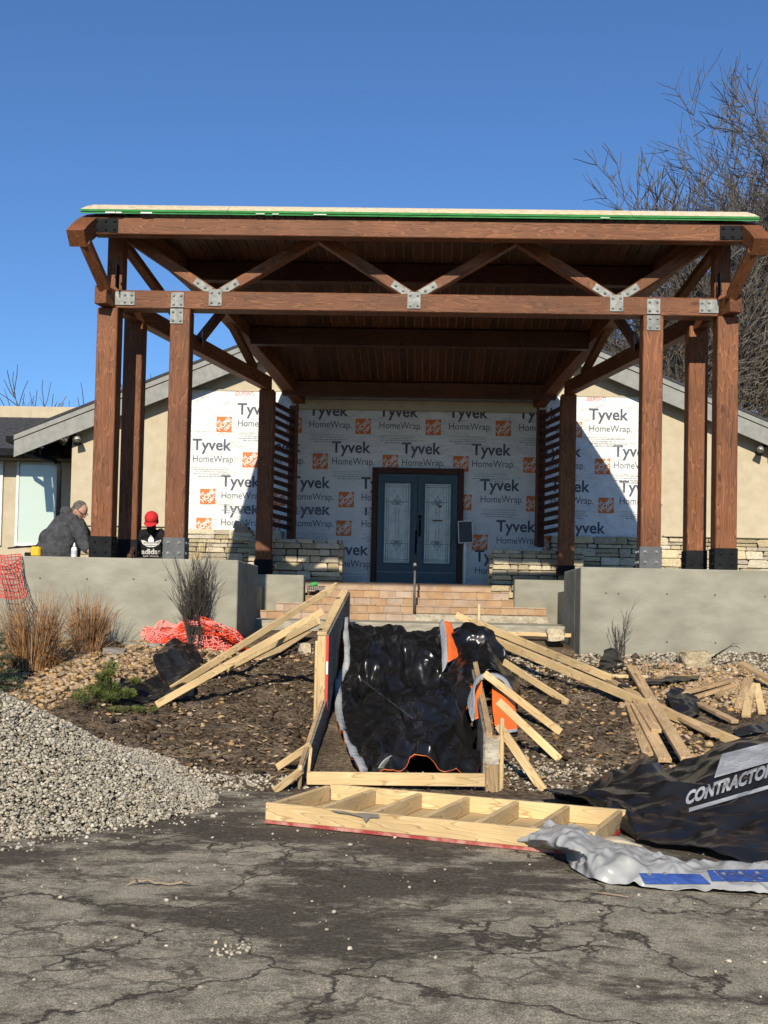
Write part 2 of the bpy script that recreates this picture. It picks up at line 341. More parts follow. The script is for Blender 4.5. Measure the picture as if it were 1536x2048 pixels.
GRAVEL = M_('limestone_gravel', [(.3, (.27, .235, .175)), (.7, (.44, .395, .315))], 30, rough=.95, bump=.3, bscale=80, rand=.42, attr='rnd', spec=.15)
TANROCK = M_('tan_rock', [(.3, (.24, .155, .085)), (.7, (.41, .295, .175))], 16, rough=.95, bump=.4, bscale=50, rand=.4, attr='rnd', spec=.15)
CLOD = M_('soil_clod', [(.3, (.034, .025, .018)), (.7, (.105, .077, .053))], 20, rough=.97, bump=.6, bscale=60, rand=.55, attr='rnd', spec=.1)
LITTER = M_('dry_litter', [(.3, (.22, .14, .075)), (.7, (.42, .3, .17))], 20, rough=.9, bump=.1, rand=.45, attr='rnd')
BARK = M_('bark', [(.3, (.085, .068, .05)), (.7, (.19, .16, .125))], 9, (1, 1, .4), rough=.95, bump=.5, bscale=30)
TWIG = M_('twig', [(.3, (.085, .072, .058)), (.7, (.155, .133, .108))], 5, rough=.95, bump=0)
DTWIG = M_('dark_twig', [(.3, (.035, .028, .024)), (.7, (.085, .07, .058))], 5, rough=.95, bump=0)
DRYGR = M_('dry_grass', [(.3, (.20, .10, .045)), (.7, (.40, .235, .12))], 7, rough=.9, bump=0, rand=.35, attr='rnd')
NEEDLE = M_('needles', [(.3, (.025, .042, .02)), (.7, (.075, .105, .05))], 9, rough=.8, bump=0, rand=.35, attr='rnd')
GREENB = M_('green_bush_leaves', [(.3, (.055, .075, .018)), (.7, (.14, .165, .045))], 9, rough=.8, bump=0, rand=.35, attr='rnd')
DEADLEAF = M_('dead_leaf', [(.3, (.13, .07, .04)), (.7, (.25, .14, .08))], 9, rough=.9, bump=0, rand=.35, attr='rnd')
def plastic(name, c, rough=.3, bump=.5, bs=9, c2=None):
    m = M_(name, [(.3, c), (.7, c2 or tuple(x * 1.5 for x in c))], 3, rough=rough, bump=bump, bscale=bs, dist=.05, bdetail=4, spec=.5)
    for x in m.node_tree.nodes:
        if x.type == 'TEX_NOISE' and abs(x.inputs['Scale'].default_value - bs) < 1e-4: x.noise_type = 'RIDGED_MULTIFRACTAL'; x.inputs['Detail'].default_value = 2.5
    return m
BLKTARP = plastic('black_tarp', (.004, .004, .0045), .29, .7, 7, (.012, .0115, .011))
BLKDULL = plastic('dusty_black_tarp', (.006, .006, .0065), .27, .6, 5, (.018, .0175, .017))
ORGTARP = plastic('orange_lining', (.72, .12, .02), .5, .2, 9, (.8, .16, .03))
SILVER = plastic('silver_tarp', (.26, .26, .25), .33, .8, 8, (.40, .395, .38))
HEM = plastic('grey_hem', (.25, .26, .275), .5, .3, 20, (.33, .34, .35))
BLUET = plastic('blue_tarp_band', (.025, .06, .22), .4, .3, 20, (.04, .085, .29))

# ------------------------------------------------------------------ ground and driveway
def grid_sheet(name, xs, ys, fz, mat):
    nx, ny = len(xs), len(ys)
    v = [(x, y, fz(x, y)) for y in ys for x in xs]
    f = [(j * nx + i, j * nx + i + 1, (j + 1) * nx + i + 1, (j + 1) * nx + i) for j in range(ny - 1) for i in range(nx - 1)]
    me = bpy.data.meshes.new(name); me.from_pydata(v, [], f); me.update(); me.polygons.foreach_set('use_smooth', [True] * len(f))
    return link(name, me, None, None, mat)
xs = [-600, -200, -60, -25, -12, -8] + list(np.arange(-6, 6.01, .055)) + [8, 12, 25, 60, 200, 600]
ys = [-300, -60, -10, 4, 8] + list(np.arange(8.9, 14.3, .05)) + [14.6, 15, 15.15, 15.25, 16, 18, 20, 22, 26, 34, 60, 120, 300, 900]
g = grid_sheet('ground', xs, ys, hgt, SOIL); tag(g, 'dark bare soil bank rising from the drive to the walls', None, kind='structure')
ax = [-60, -20, -8] + list(np.arange(-5, 5.01, .1)) + [8, 20, 60]
def edge_y(x): return 9.22 + .10 * nz(x * 1.3, 2) + .05 * nz(x * 5, 7)
ay = list(np.linspace(0, 1, 60))
nxa = len(ax); v = []
for t in ay:
    for x in ax:
        y = 2.5 + (edge_y(x) - 2.5) * t; v.append((x, y, .004 + .012 * nz(x * .8, y * .8, 5) + .006 * nz(x * 2.5, y * 2.5, 8)))
v += [(x, -40, .004) for x in ax]; n0 = len(ay) * nxa
f = [(j * nxa + i, j * nxa + i + 1, (j + 1) * nxa + i + 1, (j + 1) * nxa + i) for j in range(len(ay) - 1) for i in range(nxa - 1)]
f += [(n0 + i, n0 + i + 1, i + 1, i) for i in range(nxa - 1)]
me = bpy.data.meshes.new('driveway'); me.from_pydata(v, [], f); me.update(); me.polygons.foreach_set('use_smooth', [True] * len(f))
tag(link('driveway', me, None, None, ASPH), 'cracked grey asphalt driveway stained with tracked soil', None, kind='structure')

# ------------------------------------------------------------------ scatter of small stones as one mesh
_ph = (1 + 5 ** .5) / 2
ICO = np.array([(-1, _ph, 0), (1, _ph, 0), (-1, -_ph, 0), (1, -_ph, 0), (0, -1, _ph), (0, 1, _ph), (0, -1, -_ph), (0, 1, -_ph), (_ph, 0, -1), (_ph, 0, 1), (-_ph, 0, -1), (-_ph, 0, 1)]) / 1.9
ICF = np.array([(0, 11, 5), (0, 5, 1), (0, 1, 7), (0, 7, 10), (0, 10, 11), (1, 5, 9), (5, 11, 4), (11, 10, 2), (10, 7, 6), (7, 1, 8), (3, 9, 4), (3, 4, 2), (3, 2, 6), (3, 6, 8), (3, 8, 9), (4, 9, 5), (2, 4, 11), (6, 2, 10), (8, 6, 7), (9, 8, 1)])
def np_mesh(V, Fc, rnd, nper):
    me = bpy.data.meshes.new('np'); nf, k = Fc.shape
    me.vertices.add(len(V)); me.vertices.foreach_set('co', V.ravel().astype(np.float32))
    me.loops.add(nf * k); me.loops.foreach_set('vertex_index', Fc.ravel().astype(np.int32))
    me.polygons.add(nf); me.polygons.foreach_set('loop_start', np.arange(0, nf * k, k, dtype=np.int32))
    me.update(calc_edges=True); me.validate()
    a = me.attributes.new('rnd', 'FLOAT', 'FACE'); a.data.foreach_set('value', np.repeat(rnd, nper).astype(np.float32)); return me
def rocks(P, size, flatten=.75, jit=.35):
    n = len(P); P = np.array(P); size = np.array(size)
    q = np.random.randn(n, 4); q /= np.linalg.norm(q, axis=1)[:, None]
    a, b, c, d = q.T
    R = np.stack([1 - 2 * (c * c + d * d), 2 * (b * c - a * d), 2 * (b * d + a * c), 2 * (b * c + a * d), 1 - 2 * (b * b + d * d), 2 * (c * d - a * b), 2 * (b * d - a * c), 2 * (c * d + a * b), 1 - 2 * (b * b + c * c)], 1).reshape(n, 3, 3)
    base = ICO[None] * (1 + np.random.uniform(-jit, jit, (n, 12, 1))) * np.random.uniform(.65, 1.25, (n, 1, 3))
    V = np.einsum('nij,nkj->nki', R, base) * size[:, None, None]; V[:, :, 2] *= flatten
    V += P[:, None, :]
    Fc = (ICF[None] + (np.arange(n) * 12)[:, None, None]).reshape(-1, 3)
    return np_mesh(V.reshape(-1, 3), Fc, np.random.rand(n), 20)
def stuff(name, me, mat, label, cat):
    return tag(link(name, me, None, None, mat), label, cat, None, 'stuff')
def hz(x, y): return max(0.0, hgt(x, y)) if y > 9 else 0.0

# gravel heap
HC = (-3.3, 8.35)
def heap(x, y):
    dx, dy = x - HC[0], y - HC[1]; r = math.hypot(dx, dy * (1.08 if dy < 0 else .95)); a = math.atan2(dy, dx)
    R = 1.66 + .22 * nz(math.cos(a) * 1.6, math.sin(a) * 1.6, 4) + .28 * max(0, math.cos(a - .55)) ** 6
    t = r / R
    if t > 1: return 0
    return .96 * (1 - t) ** 1.08 * (1 + .12 * nz(x * 2, y * 2)) + .03 * nz(x * 5, y * 5, 3) * (1 - t)
hx = np.linspace(-5.4, -1.1, 70); hy = np.linspace(6.2, 10.4, 70)
def heapz(x, y):
    k = heap(x, y); return hz(x, y) + k - .05 if k > .015 else hz(x, y) - .12
hp = thing('gravel_pile', (HC[0], HC[1], 0), 'heap of pale crushed limestone gravel spilling onto the asphalt', 'gravel pile')
gs = grid_sheet('core', hx, hy, heapz, None); gs.data.materials.append(GRAVEL); gs.parent = hp; gs.matrix_parent_inverse = WM[hp.name].inverted()
P = []; sz = []
while len(P) < 52000:
    x, y = random.uniform(-5.3, -1.1), random.uniform(6.2, 10.2)
    if x < -4.8 and random.random() < .7: continue
    k = heap(x, y)
    if k <= 0:
        d = math.hypot(x - HC[0], y - HC[1])
        if random.random() > .12 * math.exp(-(d - 1.6) * 5): continue
    P.append((x, y, hz(x, y) + k + random.uniform(-.008, .012))); sz.append(random.choice((.005, .006, .008, .010, .012, .017)) * random.uniform(.8, 1.2))
st = link('loose_stones', rocks(P, sz), hp, None, GRAVEL); st['kind'] = 'stuff'
# pebbles strewn on the drive
P = []; sz = []
for i in range(900):
    x, y = random.uniform(-3.4, 4), 3.9 + 5.2 * random.random() ** .8
    if nz(x * .9, y * .9, 11) < -.1 and random.random() < .75: continue
    P.append((x, y, .008)); sz.append(.004 + .011 * random.random() ** 4 + (.008 if random.random() < .03 else 0))
for i in range(40):
    P.append((-.62 + random.gauss(0, .045), 4.92 + random.gauss(0, .06), .008)); sz.append(random.uniform(.006, .013))
stuff('pebbles', rocks(P, sz), GRAVEL, 'small pale pebbles strewn over the asphalt drive', 'pebbles')
# clods on the bank
def bankxy0():
    while True:
        x, y = random.uniform(-3, 2.9), random.uniform(9.35, 13.9)
        if not -.85 < x < .72: return x, y
P = []; sz = []
for i in range(260):
    x, y = bankxy0(); P.append((x, y, hgt(x, y) + .01)); sz.append(.02 + .045 * random.random() ** 2)
while len(P) < 9000:
    x, y = random.uniform(-3.4, 3.6), random.uniform(9.25, 14.1)
    if -.85 < x < .72 and y > 9.35: continue
    P.append((x, y, hgt(x, y) + .004)); sz.append(.006 + .03 * random.random() ** 3)
stuff('soil_clods', rocks(P, sz, .62, .62), CLOD, 'crumbly dark soil clods over the dug bank', 'soil')
# tan landscape rock beds
def bed(x, y):
    l = sst(0, .5, (-2.0 - .52 * (13.3 - y)) - x + .3 * nz(x * 2, y * 2)) if y > 10.4 else 0
    return l
P = []; sz = []
while len(P) < 8000:
    x, y = random.uniform(-5.6, -1.6), random.uniform(10.3, 13.7)
    if random.random() > bed(x, y): continue
    P.append((x, y, hgt(x, y) + .012)); sz.append(.012 + .028 * random.random() ** 2)
stuff('tan_rock_bed', rocks(P, sz, .7), TANROCK, 'bed of tan landscape rock below the left concrete wall', 'rock bed')
P = []; sz = []
while len(P) < 7500:
    x, y = random.uniform(1.7, 5.4), random.uniform(9.6, 13.3)
    e = 2.35 + .35 * nz(y * 1.5, 3) + .25 * (13.3 - y) * (-.15)
    if random.random() > sst(0, .7, x - e + .5 * nz(x * 2.2, y * 2.2, 6)): continue
    if nz(x * 1.1, y * 1.1, 20) < -.22: continue
    P.append((x, y, hgt(x, y) + .012)); sz.append(.012 + .028 * random.random() ** 2)
stuff('tan_rock_scatter', rocks(P, sz, .7), TANROCK, 'loose tan landscape rock on the slope under the right wall', 'rock bed')
P = []; sz = []
while len(P) < 3600:
    x, y = random.uniform(1.2, 5.4), random.uniform(12.6, 13.74)
    if random.random() > sst(12.6, 13.4, y + .3 * nz(x * 2, y * 2, 2)): continue
    P.append((x, y, hgt(x, y) + .006)); sz.append(.011 + .016 * random.random() ** 2)
for i in range(700):
    x, y = random.gauss(1.25, .35), random.gauss(9.75, .25); P.append((x, max(9.3, y), hgt(x, max(9.3, y)) + .006)); sz.append(random.uniform(.008, .02))
for i in range(500):
    x, y = random.gauss(-1.5, .3), random.gauss(9.35, .12); y = max(9.1, y); P.append((x, y, hz(x, y) + .01)); sz.append(random.uniform(.008, .02))
stuff('pale_wall_gravel', rocks(P, sz), GRAVEL, 'strip of pale gravel along the foot of the right wall', 'gravel')
P = []; sz = []
for i in range(420):
    x, y = bankxy0(); P.append((x, y, hgt(x, y) + .01)); sz.append(.01 + .03 * random.random() ** 3)
stuff('rubble_bits', rocks(P, sz, .7), TANROCK, 'scattered pale rubble bits on the dark soil bank', 'rubble')
# straw, chips and leaves on the soil
V = []; 
def chips(n, fx, wl, lift=.012):
    V = []; 
    for i in range(n):
        x, y = fx(); l, w = wl(); a = random.uniform(0, math.pi); z = hz(x, y) + lift + random.random() * .015
        dx, dy = math.cos(a) * l, math.sin(a) * l; ex, ey = -math.sin(a) * w, math.cos(a) * w; t = random.uniform(-.4, .4) * l; u = random.uniform(-.5, .5) * w
        V += [(x - dx - ex, y - dy - ey, z - t - u), (x + dx - ex, y + dy - ey, z + t - u), (x + dx + ex, y + dy + ey, z + t + u), (x - dx + ex, y - dy + ey, z - t + u)]
    V = np.array(V); return np_mesh(V, np.arange(len(V)).reshape(-1, 4), np.random.rand(n), 1)
def bankxy():
    while True:
        x, y = random.uniform(-3, 2.9), random.uniform(9.3, 13.9)
        if -.85 < x < .72 and y > 9.35: continue
        return x, y
stuff('straw_litter', chips(5200, bankxy, lambda: (random.uniform(.008, .05), random.uniform(.0015, .004)) if random.random() < .7 else (random.uniform(.012, .035), random.uniform(.008, .02))), LITTER, 'straw and dead leaf bits lying on the bare soil', 'litter')
# ------------------------------------------------------------------ concrete walls
YW = 13.75
ZW = 2.08
def conc_wall(name, x0, x1, label, side, holes):
    t = thing(name, ((x0 + x1) / 2, YW, 1), label, 'wall')
    block('front_panel', (x0, YW, .6), (x1, YW + .5, ZW), CONC, t, .012)
    xi = x1 if side < 0 else x0
    block('return_panel', (min(xi, xi + .3 * side), YW + .502, .6), (max(xi, xi + .3 * side), YW + 1.65, ZW - .002), CONC, t, .012)
    hm = MB(); hm.lathe((0, 0, 0), [(.012, 0), (.008, .003)], 10); hme = hm.mesh(); hme.materials.append(HOLEM)
    for px, py in holes:
        p = at(px, py, YW - .003); link('tie_hole', hme, t, T(p) @ Matrix.Rotation(math.pi / 2, 4, 'X'))
    return t
HOLEM = flat((.11, .10, .08), 'tie_hole_dark', .9)
conc_wall('concrete_wall', -7.2, -2.13, 'long grey concrete retaining wall below the two kneeling workers', -1, [(80, 1156), (174, 1158), (267, 1158), (331, 1160), (417, 1160)])
conc_wall('concrete_wall', 2.09, 7.2, 'long grey concrete retaining wall with small twiggy shrub before it', 1, [(1212, 1186), (1237, 1187), (1334, 1188), (1430, 1190), (1530, 1193), (1334, 1284), (1431, 1286)])
for s, lab in ((-1, 'low concrete cheek wall left of the tiled steps'), (1, 'low concrete cheek wall right of the tiled steps')):
    x0, x1 = (-3.4, -1.86) if s < 0 else (1.68, 3.3)
    tag(block('cheek_wall', (x0, 18.75, 1.0), (x1, 19.05, 2.06), CONC, None, .012), lab, 'wall', 'cheek walls')
for s, lab in ((-1, 'paved floor slab where the two workers kneel'), (1, 'paved floor slab behind the right retaining wall')):
    x0, x1 = (-7.2, -2.55) if s < 0 else (2.4, 7.2)
    tag(block('floor_slab', (x0, YW + .52, 1.0), (x1, 18.72, 1.86), CONC), lab, None, None, 'structure')
tag(block('porch_floor', (-3.4, 19.52, 1.0), (3.3, 20.88, 1.985), TILE), 'tiled porch floor before the blue doors', None, None, 'structure')
tag(block('floor_slab', (-7.2, 19.07, .9), (-3.42, 20.88, 1.86), CONC), 'slab strip at the foot of the left stone wainscot', None, None, 'structure')
tag(block('floor_slab', (3.32, 19.07, .9), (7.2, 20.88, 1.86), CONC), 'slab strip at the foot of the right stone wainscot', None, None, 'structure')
# landing
tag(block('landing_slab', (-2.55, 15.25, 1.16), (2.35, 18.3, 1.33), M_('weathered_slab', [(.3, (.22, .20, .15)), (.7, (.38, .35, .28))], 5, (1, 1, 4), rough=.9, bump=.4, bscale=20), None, .015), 'weathered grey landing slab at the foot of the tiled steps', None, None, 'structure')

# ------------------------------------------------------------------ tiled entry steps
steps = thing('entry_steps', (0, 18.3, 1.33), 'sandstone tiled entry steps climbing to the blue double doors', 'steps')
RH = .131; NS = 5
sx = [(-2.66, 2.2), (-2.29, 2.2), (-1.84, 1.95), (-1.84, 1.62), (-1.84, 1.5)]
for k in range(NS):
    y0 = 18.2 + .33 * k; z0 = 1.33 + RH * k
    block('step_core', (sx[k][0], y0 + .022, z0 - .1 if k else z0), (sx[k][1], 19.52 if k < 4 else 19.6, z0 + RH - .022), MORTAR, steps, .004)
    x = sx[k][0] + (-.14 if k % 2 else 0); xe = sx[k][1] if k else 0.0
    while x < xe - .02:
        a, b = max(x, sx[k][0]), min(x + .277, xe)
        if b - a > .04:
            link('riser_tile', cbox(b - a - .006, .022, RH - .026, .004), steps, T(((a + b) / 2, y0 + .011 + random.uniform(-.0015, .0015), z0 + RH / 2 - .013)), TILE)
        x += .277
    x = sx[k][0]
    while x < xe - .02:
        b = min(x + .415, xe); link('tread_tile', cbox(b - x - .005, .34, .022, .005), steps, T(((x + b) / 2, y0 + .165, z0 + RH - .011)), TILE); x += .415

# ------------------------------------------------------------------ house
YH = 20.9
house = thing('house', (0, YH, 1.1), 'beige stucco gabled house wrapped in white printed sheeting with blue doors', 'house')
RS = .41; APEX = 7.73
def rake(x): return APEX - RS * abs(x)
XL = -6.55
pts = [(XL, .9), (6.9, .9), (6.9, rake(6.9) - .25), (0, APEX - .25), (XL, rake(XL) - .25)]
poly_prism(pts, YH, YH + .3).build('stucco_wall', STUCCO, house)
m = MB(); m.box(T((XL + .15, YH + 5.3, 2.6)), (.3, 10, 3.5)); m.build('side_wall', STUCCO, house)
for s in (-1, 1):
    A = Vector((0, 0, APEX)); xe = 7.55
    B = Vector((s * xe, 0, rake(xe)))
    # roof plane with thickness
    def strip(nm, z0, z1, y0, y1, mt, xa=0):
        p = [(s * xa, APEX - RS * xa + z0), (s * xe, rake(xe) + z0), (s * xe, rake(xe) + z1), (s * xa, APEX - RS * xa + z1)]
        if s > 0: p = p[::-1]
        return poly_prism(p, y0, y1).build(nm, mt, house)
    strip('roof_plane', .0, .05, 20.56, 36, SHINGLE)
    strip('drip_edge', -.10, -.002, 20.575, 20.62, GREYFASC)
    strip('rake_board', -.42, -.115, 20.60, 20.64, GREYFASC)
    strip('soffit', -.30, -.28, 20.642, YH - .002, SOFFIT)
tg = at(97, 862, 20.33)
eb = block('eave_gutter', (-7.72, 20.62, rake(7.55) - .14), (-7.56, 33, rake(7.55) - .02), BLACKST, house)
# left wing
wz = 22.6
block('wing_wall', (-13, wz, .9), (XL, wz + .25, 4.75), STUCCO, house)
p1, p0 = at(20, 834, wz + 3.0), at(20, 897, wz - .5)
nC = 13; m = MB()
for k in range(nC):
    t0, t1 = k / nC, (k + 1) / nC
    y0 = wz - .5 + 3.5 * t0; y1 = wz - .5 + 3.5 * t1 + .05; z0 = p0.z + (p1.z - p0.z) * t0; z1 = p0.z + (p1.z - p0.z) * t1
    x = -13 + (.15 if k % 2 else 0)
    while x < -5.2:
        w = random.choice((.2, .27, .33)); dz = random.uniform(0, .008)
        m.add([(x, y0, z0 + .012 + dz), (x + w - .006, y0, z0 + .012 + dz), (x + w - .006, y1, z1 + .004), (x, y1, z1 + .004), (x, y0, z0 - .02), (x + w - .006, y0, z0 - .02)], [(0, 1, 2, 3), (4, 5, 1, 0)]); x += w
d_ = MB(); d_.add([(-13, wz - .5, p0.z - .03), (-5.0, wz - .5, p0.z - .03), (-5.0, wz + 3.05, p1.z - .03), (-13, wz + 3.05, p1.z - .03), (-13, wz - .5, p0.z - .06), (-5.0, wz - .5, p0.z - .06), (-5.0, wz + 3.05, p1.z - .06), (-13, wz + 3.05, p1.z - .06)], [(0, 1, 2, 3), (7, 6, 5, 4), (4, 5, 1, 0), (1, 5, 6, 2), (2, 6, 7, 3), (4, 0, 3, 7)]); d_.build('wing_deck', SHINGLE, house)
w_ = m.build('wing_shingles', SHINGLE, house); w_['kind'] = 'stuff'
block('wing_roof_deck', (-13, wz + 3.0, p1.z - .3), (-5.0, wz + 3.1, p1.z - .02), SOFFIT, house)
pr = at(20, 812, wz + 3.1)
block('upper_parapet', (-13, wz + 3.1, p1.z - .2), (-4.9, wz + 3.4, pr.z), STUCCO, house)
block('wing_gutter', (-13, wz - .62, p0.z - .17), (-7.1, wz - .5, p0.z - .01), BLACKST, house, .02)
block('wing_soffit', (-13, wz - .5, p0.z - .2), (XL - .02, wz, p0.z - .17), SOFFIT, house)
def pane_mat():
    m_, nt, b, n, L = nodes('window_glass'); b.inputs['Base Color'].default_value = (.46, .54, .48, 1); b.inputs['Roughness'].default_value = .12; b.inputs['Specular IOR Level'].default_value = 1.0; b.inputs['Metallic'].default_value = .0  # pale base colour stands in for a bright reflection in the panes
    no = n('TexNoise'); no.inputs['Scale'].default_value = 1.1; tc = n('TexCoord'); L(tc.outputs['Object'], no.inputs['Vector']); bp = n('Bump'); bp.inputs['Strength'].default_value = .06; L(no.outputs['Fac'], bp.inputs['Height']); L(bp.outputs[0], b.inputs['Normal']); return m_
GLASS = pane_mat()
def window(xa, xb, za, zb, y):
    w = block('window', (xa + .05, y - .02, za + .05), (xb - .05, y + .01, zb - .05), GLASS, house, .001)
    for nm, lo, hi in (('frame_side', (xa, y - .05, za), (xa + .055, y + .0, zb)), ('frame_side', (xb - .055, y - .05, za), (xb, y, zb)), ('frame_rail', (xa + .056, y - .048, zb - .055), (xb - .056, y, zb)), ('frame_rail', (xa + .056, y - .048, za), (xb - .056, y, za + .055))):
        block(nm, lo, hi, WHITEP, w, .006)
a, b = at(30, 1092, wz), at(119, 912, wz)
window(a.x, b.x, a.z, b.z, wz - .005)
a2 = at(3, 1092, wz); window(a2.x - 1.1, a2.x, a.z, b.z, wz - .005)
# downspout
dm = MB(); yy = wz - .62
q = [at(37, 893, 21.9), at(40, 903, 21.8), at(108, 921, 21.2), at(117, 927, 21.15), at(119, 940, 21.15), at(117, 1055, 21.15)]
q[-1].x = q[-2].x
dm.tube(q, .045, 8); dm.build('downspout', BLACKST, house, True)
# security lights
def seclight(px, py):
    c = at(px, py, YH - .08); m_ = MB(); m_.lathe((0, 0, 0), [(.05, 0), (.05, .025), (.02, .03)], 12)
    base = link('security_light', m_.mesh(), house, T(at(px, py - 6, YH - .002)) @ Matrix.Rotation(math.pi / 2, 4, 'X'), BLACKST)
    for sx_, ry in ((-1, .5), (1, -.25)):
        hm_ = MB(); hm_.lathe((0, 0, 0), [(.02, 0), (.045, -.02), (.05, -.06), (.062, -.10), (.07, -.15), (.058, -.152)], 14)
        link('lamp_head', hm_.mesh(True), base, T(c + Vector((sx_ * .085, -.06, .02))) @ Euler((-.5, ry, 0)).to_matrix().to_4x4(), LAMPW)
        hv = MB(); hv.lathe((0, 0, 0), [(.0735, -.148), (.076, -.20), (.074, -.20), (.071, -.149)], 14)
        link('lamp_visor', hv.mesh(True), base, T(c + Vector((sx_ * .085, -.06, .02))) @ Euler((-.5, ry, 0)).to_matrix().to_4x4(), VISOR)
LAMPW = flat((.42, .40, .36), 'lamp_body', .4, .4); VISOR = flat((.05, .055, .03), 'lamp_visor_dark', .5)
seclight(147, 873); seclight(1531, 895)

# ledge stone wainscot, each stone laid on its own
STM = [cbox(1, 1, 1, .09, .05, i) for i in range(14)]
for s_ in STM: s_.materials.append(STONE)
def lay(parent, x0, x1, z0, z1, yf, depth=.08, rows=(.075, .10, .13, .16), step=None, rs=1):
    rr = random.Random(rs); z = z0
    while z < z1 - .03:
        hh = min(rr.choice(rows), z1 - z)
        if z1 - (z + hh) < .05: hh = z1 - z
        x = x0
        while x < x1 - .01:
            w = rr.uniform(1.4, 3.6) * max(.085, hh)
            if x1 - (x + w) < .1: w = x1 - x
            zt = step(x + w / 2) if step else 99
            if z + hh * .5 < zt:
                pieces = [(z, hh)] if hh < .14 or rr.random() < .5 else [(z, hh * .45), (z + hh * .45, hh * .55)]
                for zz, h2 in pieces:
                    pr_ = rr.uniform(0, .025)
                    link('stone', STM[rr.randrange(14)], parent, TRS((x + w / 2, yf + depth / 2 - pr_, zz + h2 / 2), (rr.uniform(-.03, .03), rr.uniform(-.02, .02), rr.uniform(-.03, .03)), (w - .012, depth + .02, h2 - .011)))
            x += w
        z += hh
ws = block('wainscot', (-6.6, YH - .06, 1.8), (-2.5, YH - .003, 2.94), JOINT, house)
lay(ws, -6.55, -2.5, 1.86, 2.95, YH - .11, rs=3)
ws2 = block('wainscot', (2.5, YH - .06, 1.8), (6.9, YH - .003, 2.94), JOINT, house)
lay(ws2, 2.5, 6.9, 1.86, 2.95, YH - .11, rs=5)
for x0, x1 in ((-6.6, -4.64), (4.57, 6.95)):
    block('wainscot_cap', (x0, YH - .15, 2.965), (x1, YH - .001, 3.0), STUCCO, house, .01)
# stone knee walls either side of the steps
for nm, x0, x1, lab, seed, stp in (('knee_wall', -2.95, -1.34, 'dry laid ledge stone wall left of the doors', 11, lambda x: 2.72 - .0 * x if x > -2.9 else 2.9), ('knee_wall', 1.36, 2.95, 'dry laid ledge stone wall right of the doors, stepping down beside the steps', 12, lambda x: 2.58 + .03 * nz(x * 4, 1))):
    kw = thing(nm, ((x0 + x1) / 2, 20.0, 1.98), lab, 'wall', 'knee walls')
    top = 2.66 if x0 < 0 else 2.54
    block('core', (x0 + .04, 19.72, 1.6), (x1 - .04, 20.02, top - .04), JOINT, kw)
    lay(kw, x0, x1, 1.99 if x0 < 0 else 1.99, top, 19.64, .12, (.09, .12, .15, .17), None, seed)
    xe = x1 if x0 < 0 else x0
    rr = random.Random(seed); z = 1.99
    while z < top - .03:
        hh = min(rr.choice((.1, .13, .16)), top - z)
        link('stone', STM[rr.randrange(14)], kw, TRS((xe + (.01 if x0 < 0 else -.01), 19.9, z + hh / 2), (0, 0, 0), (.09, .42, hh - .012))); z += hh
    x = x0
    while x < x1:
        w = rr.uniform(.2, .42); w = min(w, x1 - x + .03)
        link('cap_stone', STM[rr.randrange(14)], kw, TRS((x + w / 2, 19.86, top + .03), (rr.uniform(-.04, .04), rr.uniform(-.05, .05), 0), (w - .01, .46, .07))); x += w
    if x0 < 0:
        for i in range(5): link('stone', STM[i], kw, TRS((-3.05 - .02 * i, 19.86, 2.72 + .065 * i), (0, .06 * i, .1), (.42 - .05 * i, .4, .08)))
    else:
        for i, (xx, zz, w) in enumerate(((1.5, 1.92, .3), (1.78, 1.93, .2), (1.66, 1.80, .28))): link('stone', STM[i + 3], kw, TRS((xx, 19.52 - .05 * i, zz), (0, 0, .05), (w, .16, .10)))

# ------------------------------------------------------------------ printed house wrap
rowz = []
def wz_at(py, px=830): return at(px, py, YH).z
SH = {'A': (790, 868, .024), 'B': (866, 940, .019), 'C': (938, 1014, .014), 'D': (1012, 1092, .009), 'E': (1089, 1170, .004)}
X0, X1 = -4.62, 4.55
sheets = {}
def wrap_sheet(key):
    yt, yb, off = SH[key]; zt = wz_at(yt) if key != 'A' else 5.58; zb = wz_at(yb) - .02
    nx_, nz_ = 60, 6; m_ = MB(); vv = []
    for j in range(nz_ + 1):
        for i in range(nx_ + 1):
            x = X0 + (X1 - X0) * i / nx_; z = zb + (zt - zb) * j / nz_
            e = .012 * nz(x * 2.3, ord(key) * 3.1) if j == 0 else 0
            vv.append((x, YH - off - .0005, z + e))
    m_.add(vv, [(j * (nx_ + 1) + i, j * (nx_ + 1) + i + 1, (j + 1) * (nx_ + 1) + i + 1, (j + 1) * (nx_ + 1) + i) for j in range(nz_) for i in range(nx_)])
    n_ = len(m_.v); 
    m_.add([(X0, YH - off - .0005, zb), (X1, YH - off - .0005, zb), (X1, YH, zb), (X0, YH, zb)], [(0, 3, 2, 1)])
    sheets[key] = m_.build('wrap_sheet', WRAPM, house)
for k in SH: wrap_sheet(k)
PXM = 1 / (FPX / YH)
TY = text_mesh('Tyvek', 79 * PXM, 31 * PXM, .02); HW = text_mesh('HomeWrap.', 85 * PXM, 18 * PXM, .0); DP = text_mesh('(DUPONT)', 38 * PXM, 11 * PXM, .015)
for me_, mt in ((TY, INK), (HW, INK), (DP, REDINK)): me_.materials.append(mt)
sqm = MB(); q_ = 31 * PXM; sqm.add([(0, 0, 0), (q_, 0, 0), (q_, 0, q_), (0, 0, q_)], [(0, 1, 2, 3)]); SQ = sqm.mesh(); SQ.materials.append(ORANGEINK)
def join_rot(lines):
    m_ = MB(); Rr = Matrix.Rotation(-rad(43), 4, 'Y')
    for s_, w, h_, x, z in lines:
        t = text_mesh(s_, w * q_, h_ * q_, .025)
        m_.add([Rr @ Vector((v.co.x + x * q_, 0, v.co.z + z * q_)) for v in t.vertices], [tuple(p.vertices) for p in t.polygons])
    return m_.mesh()
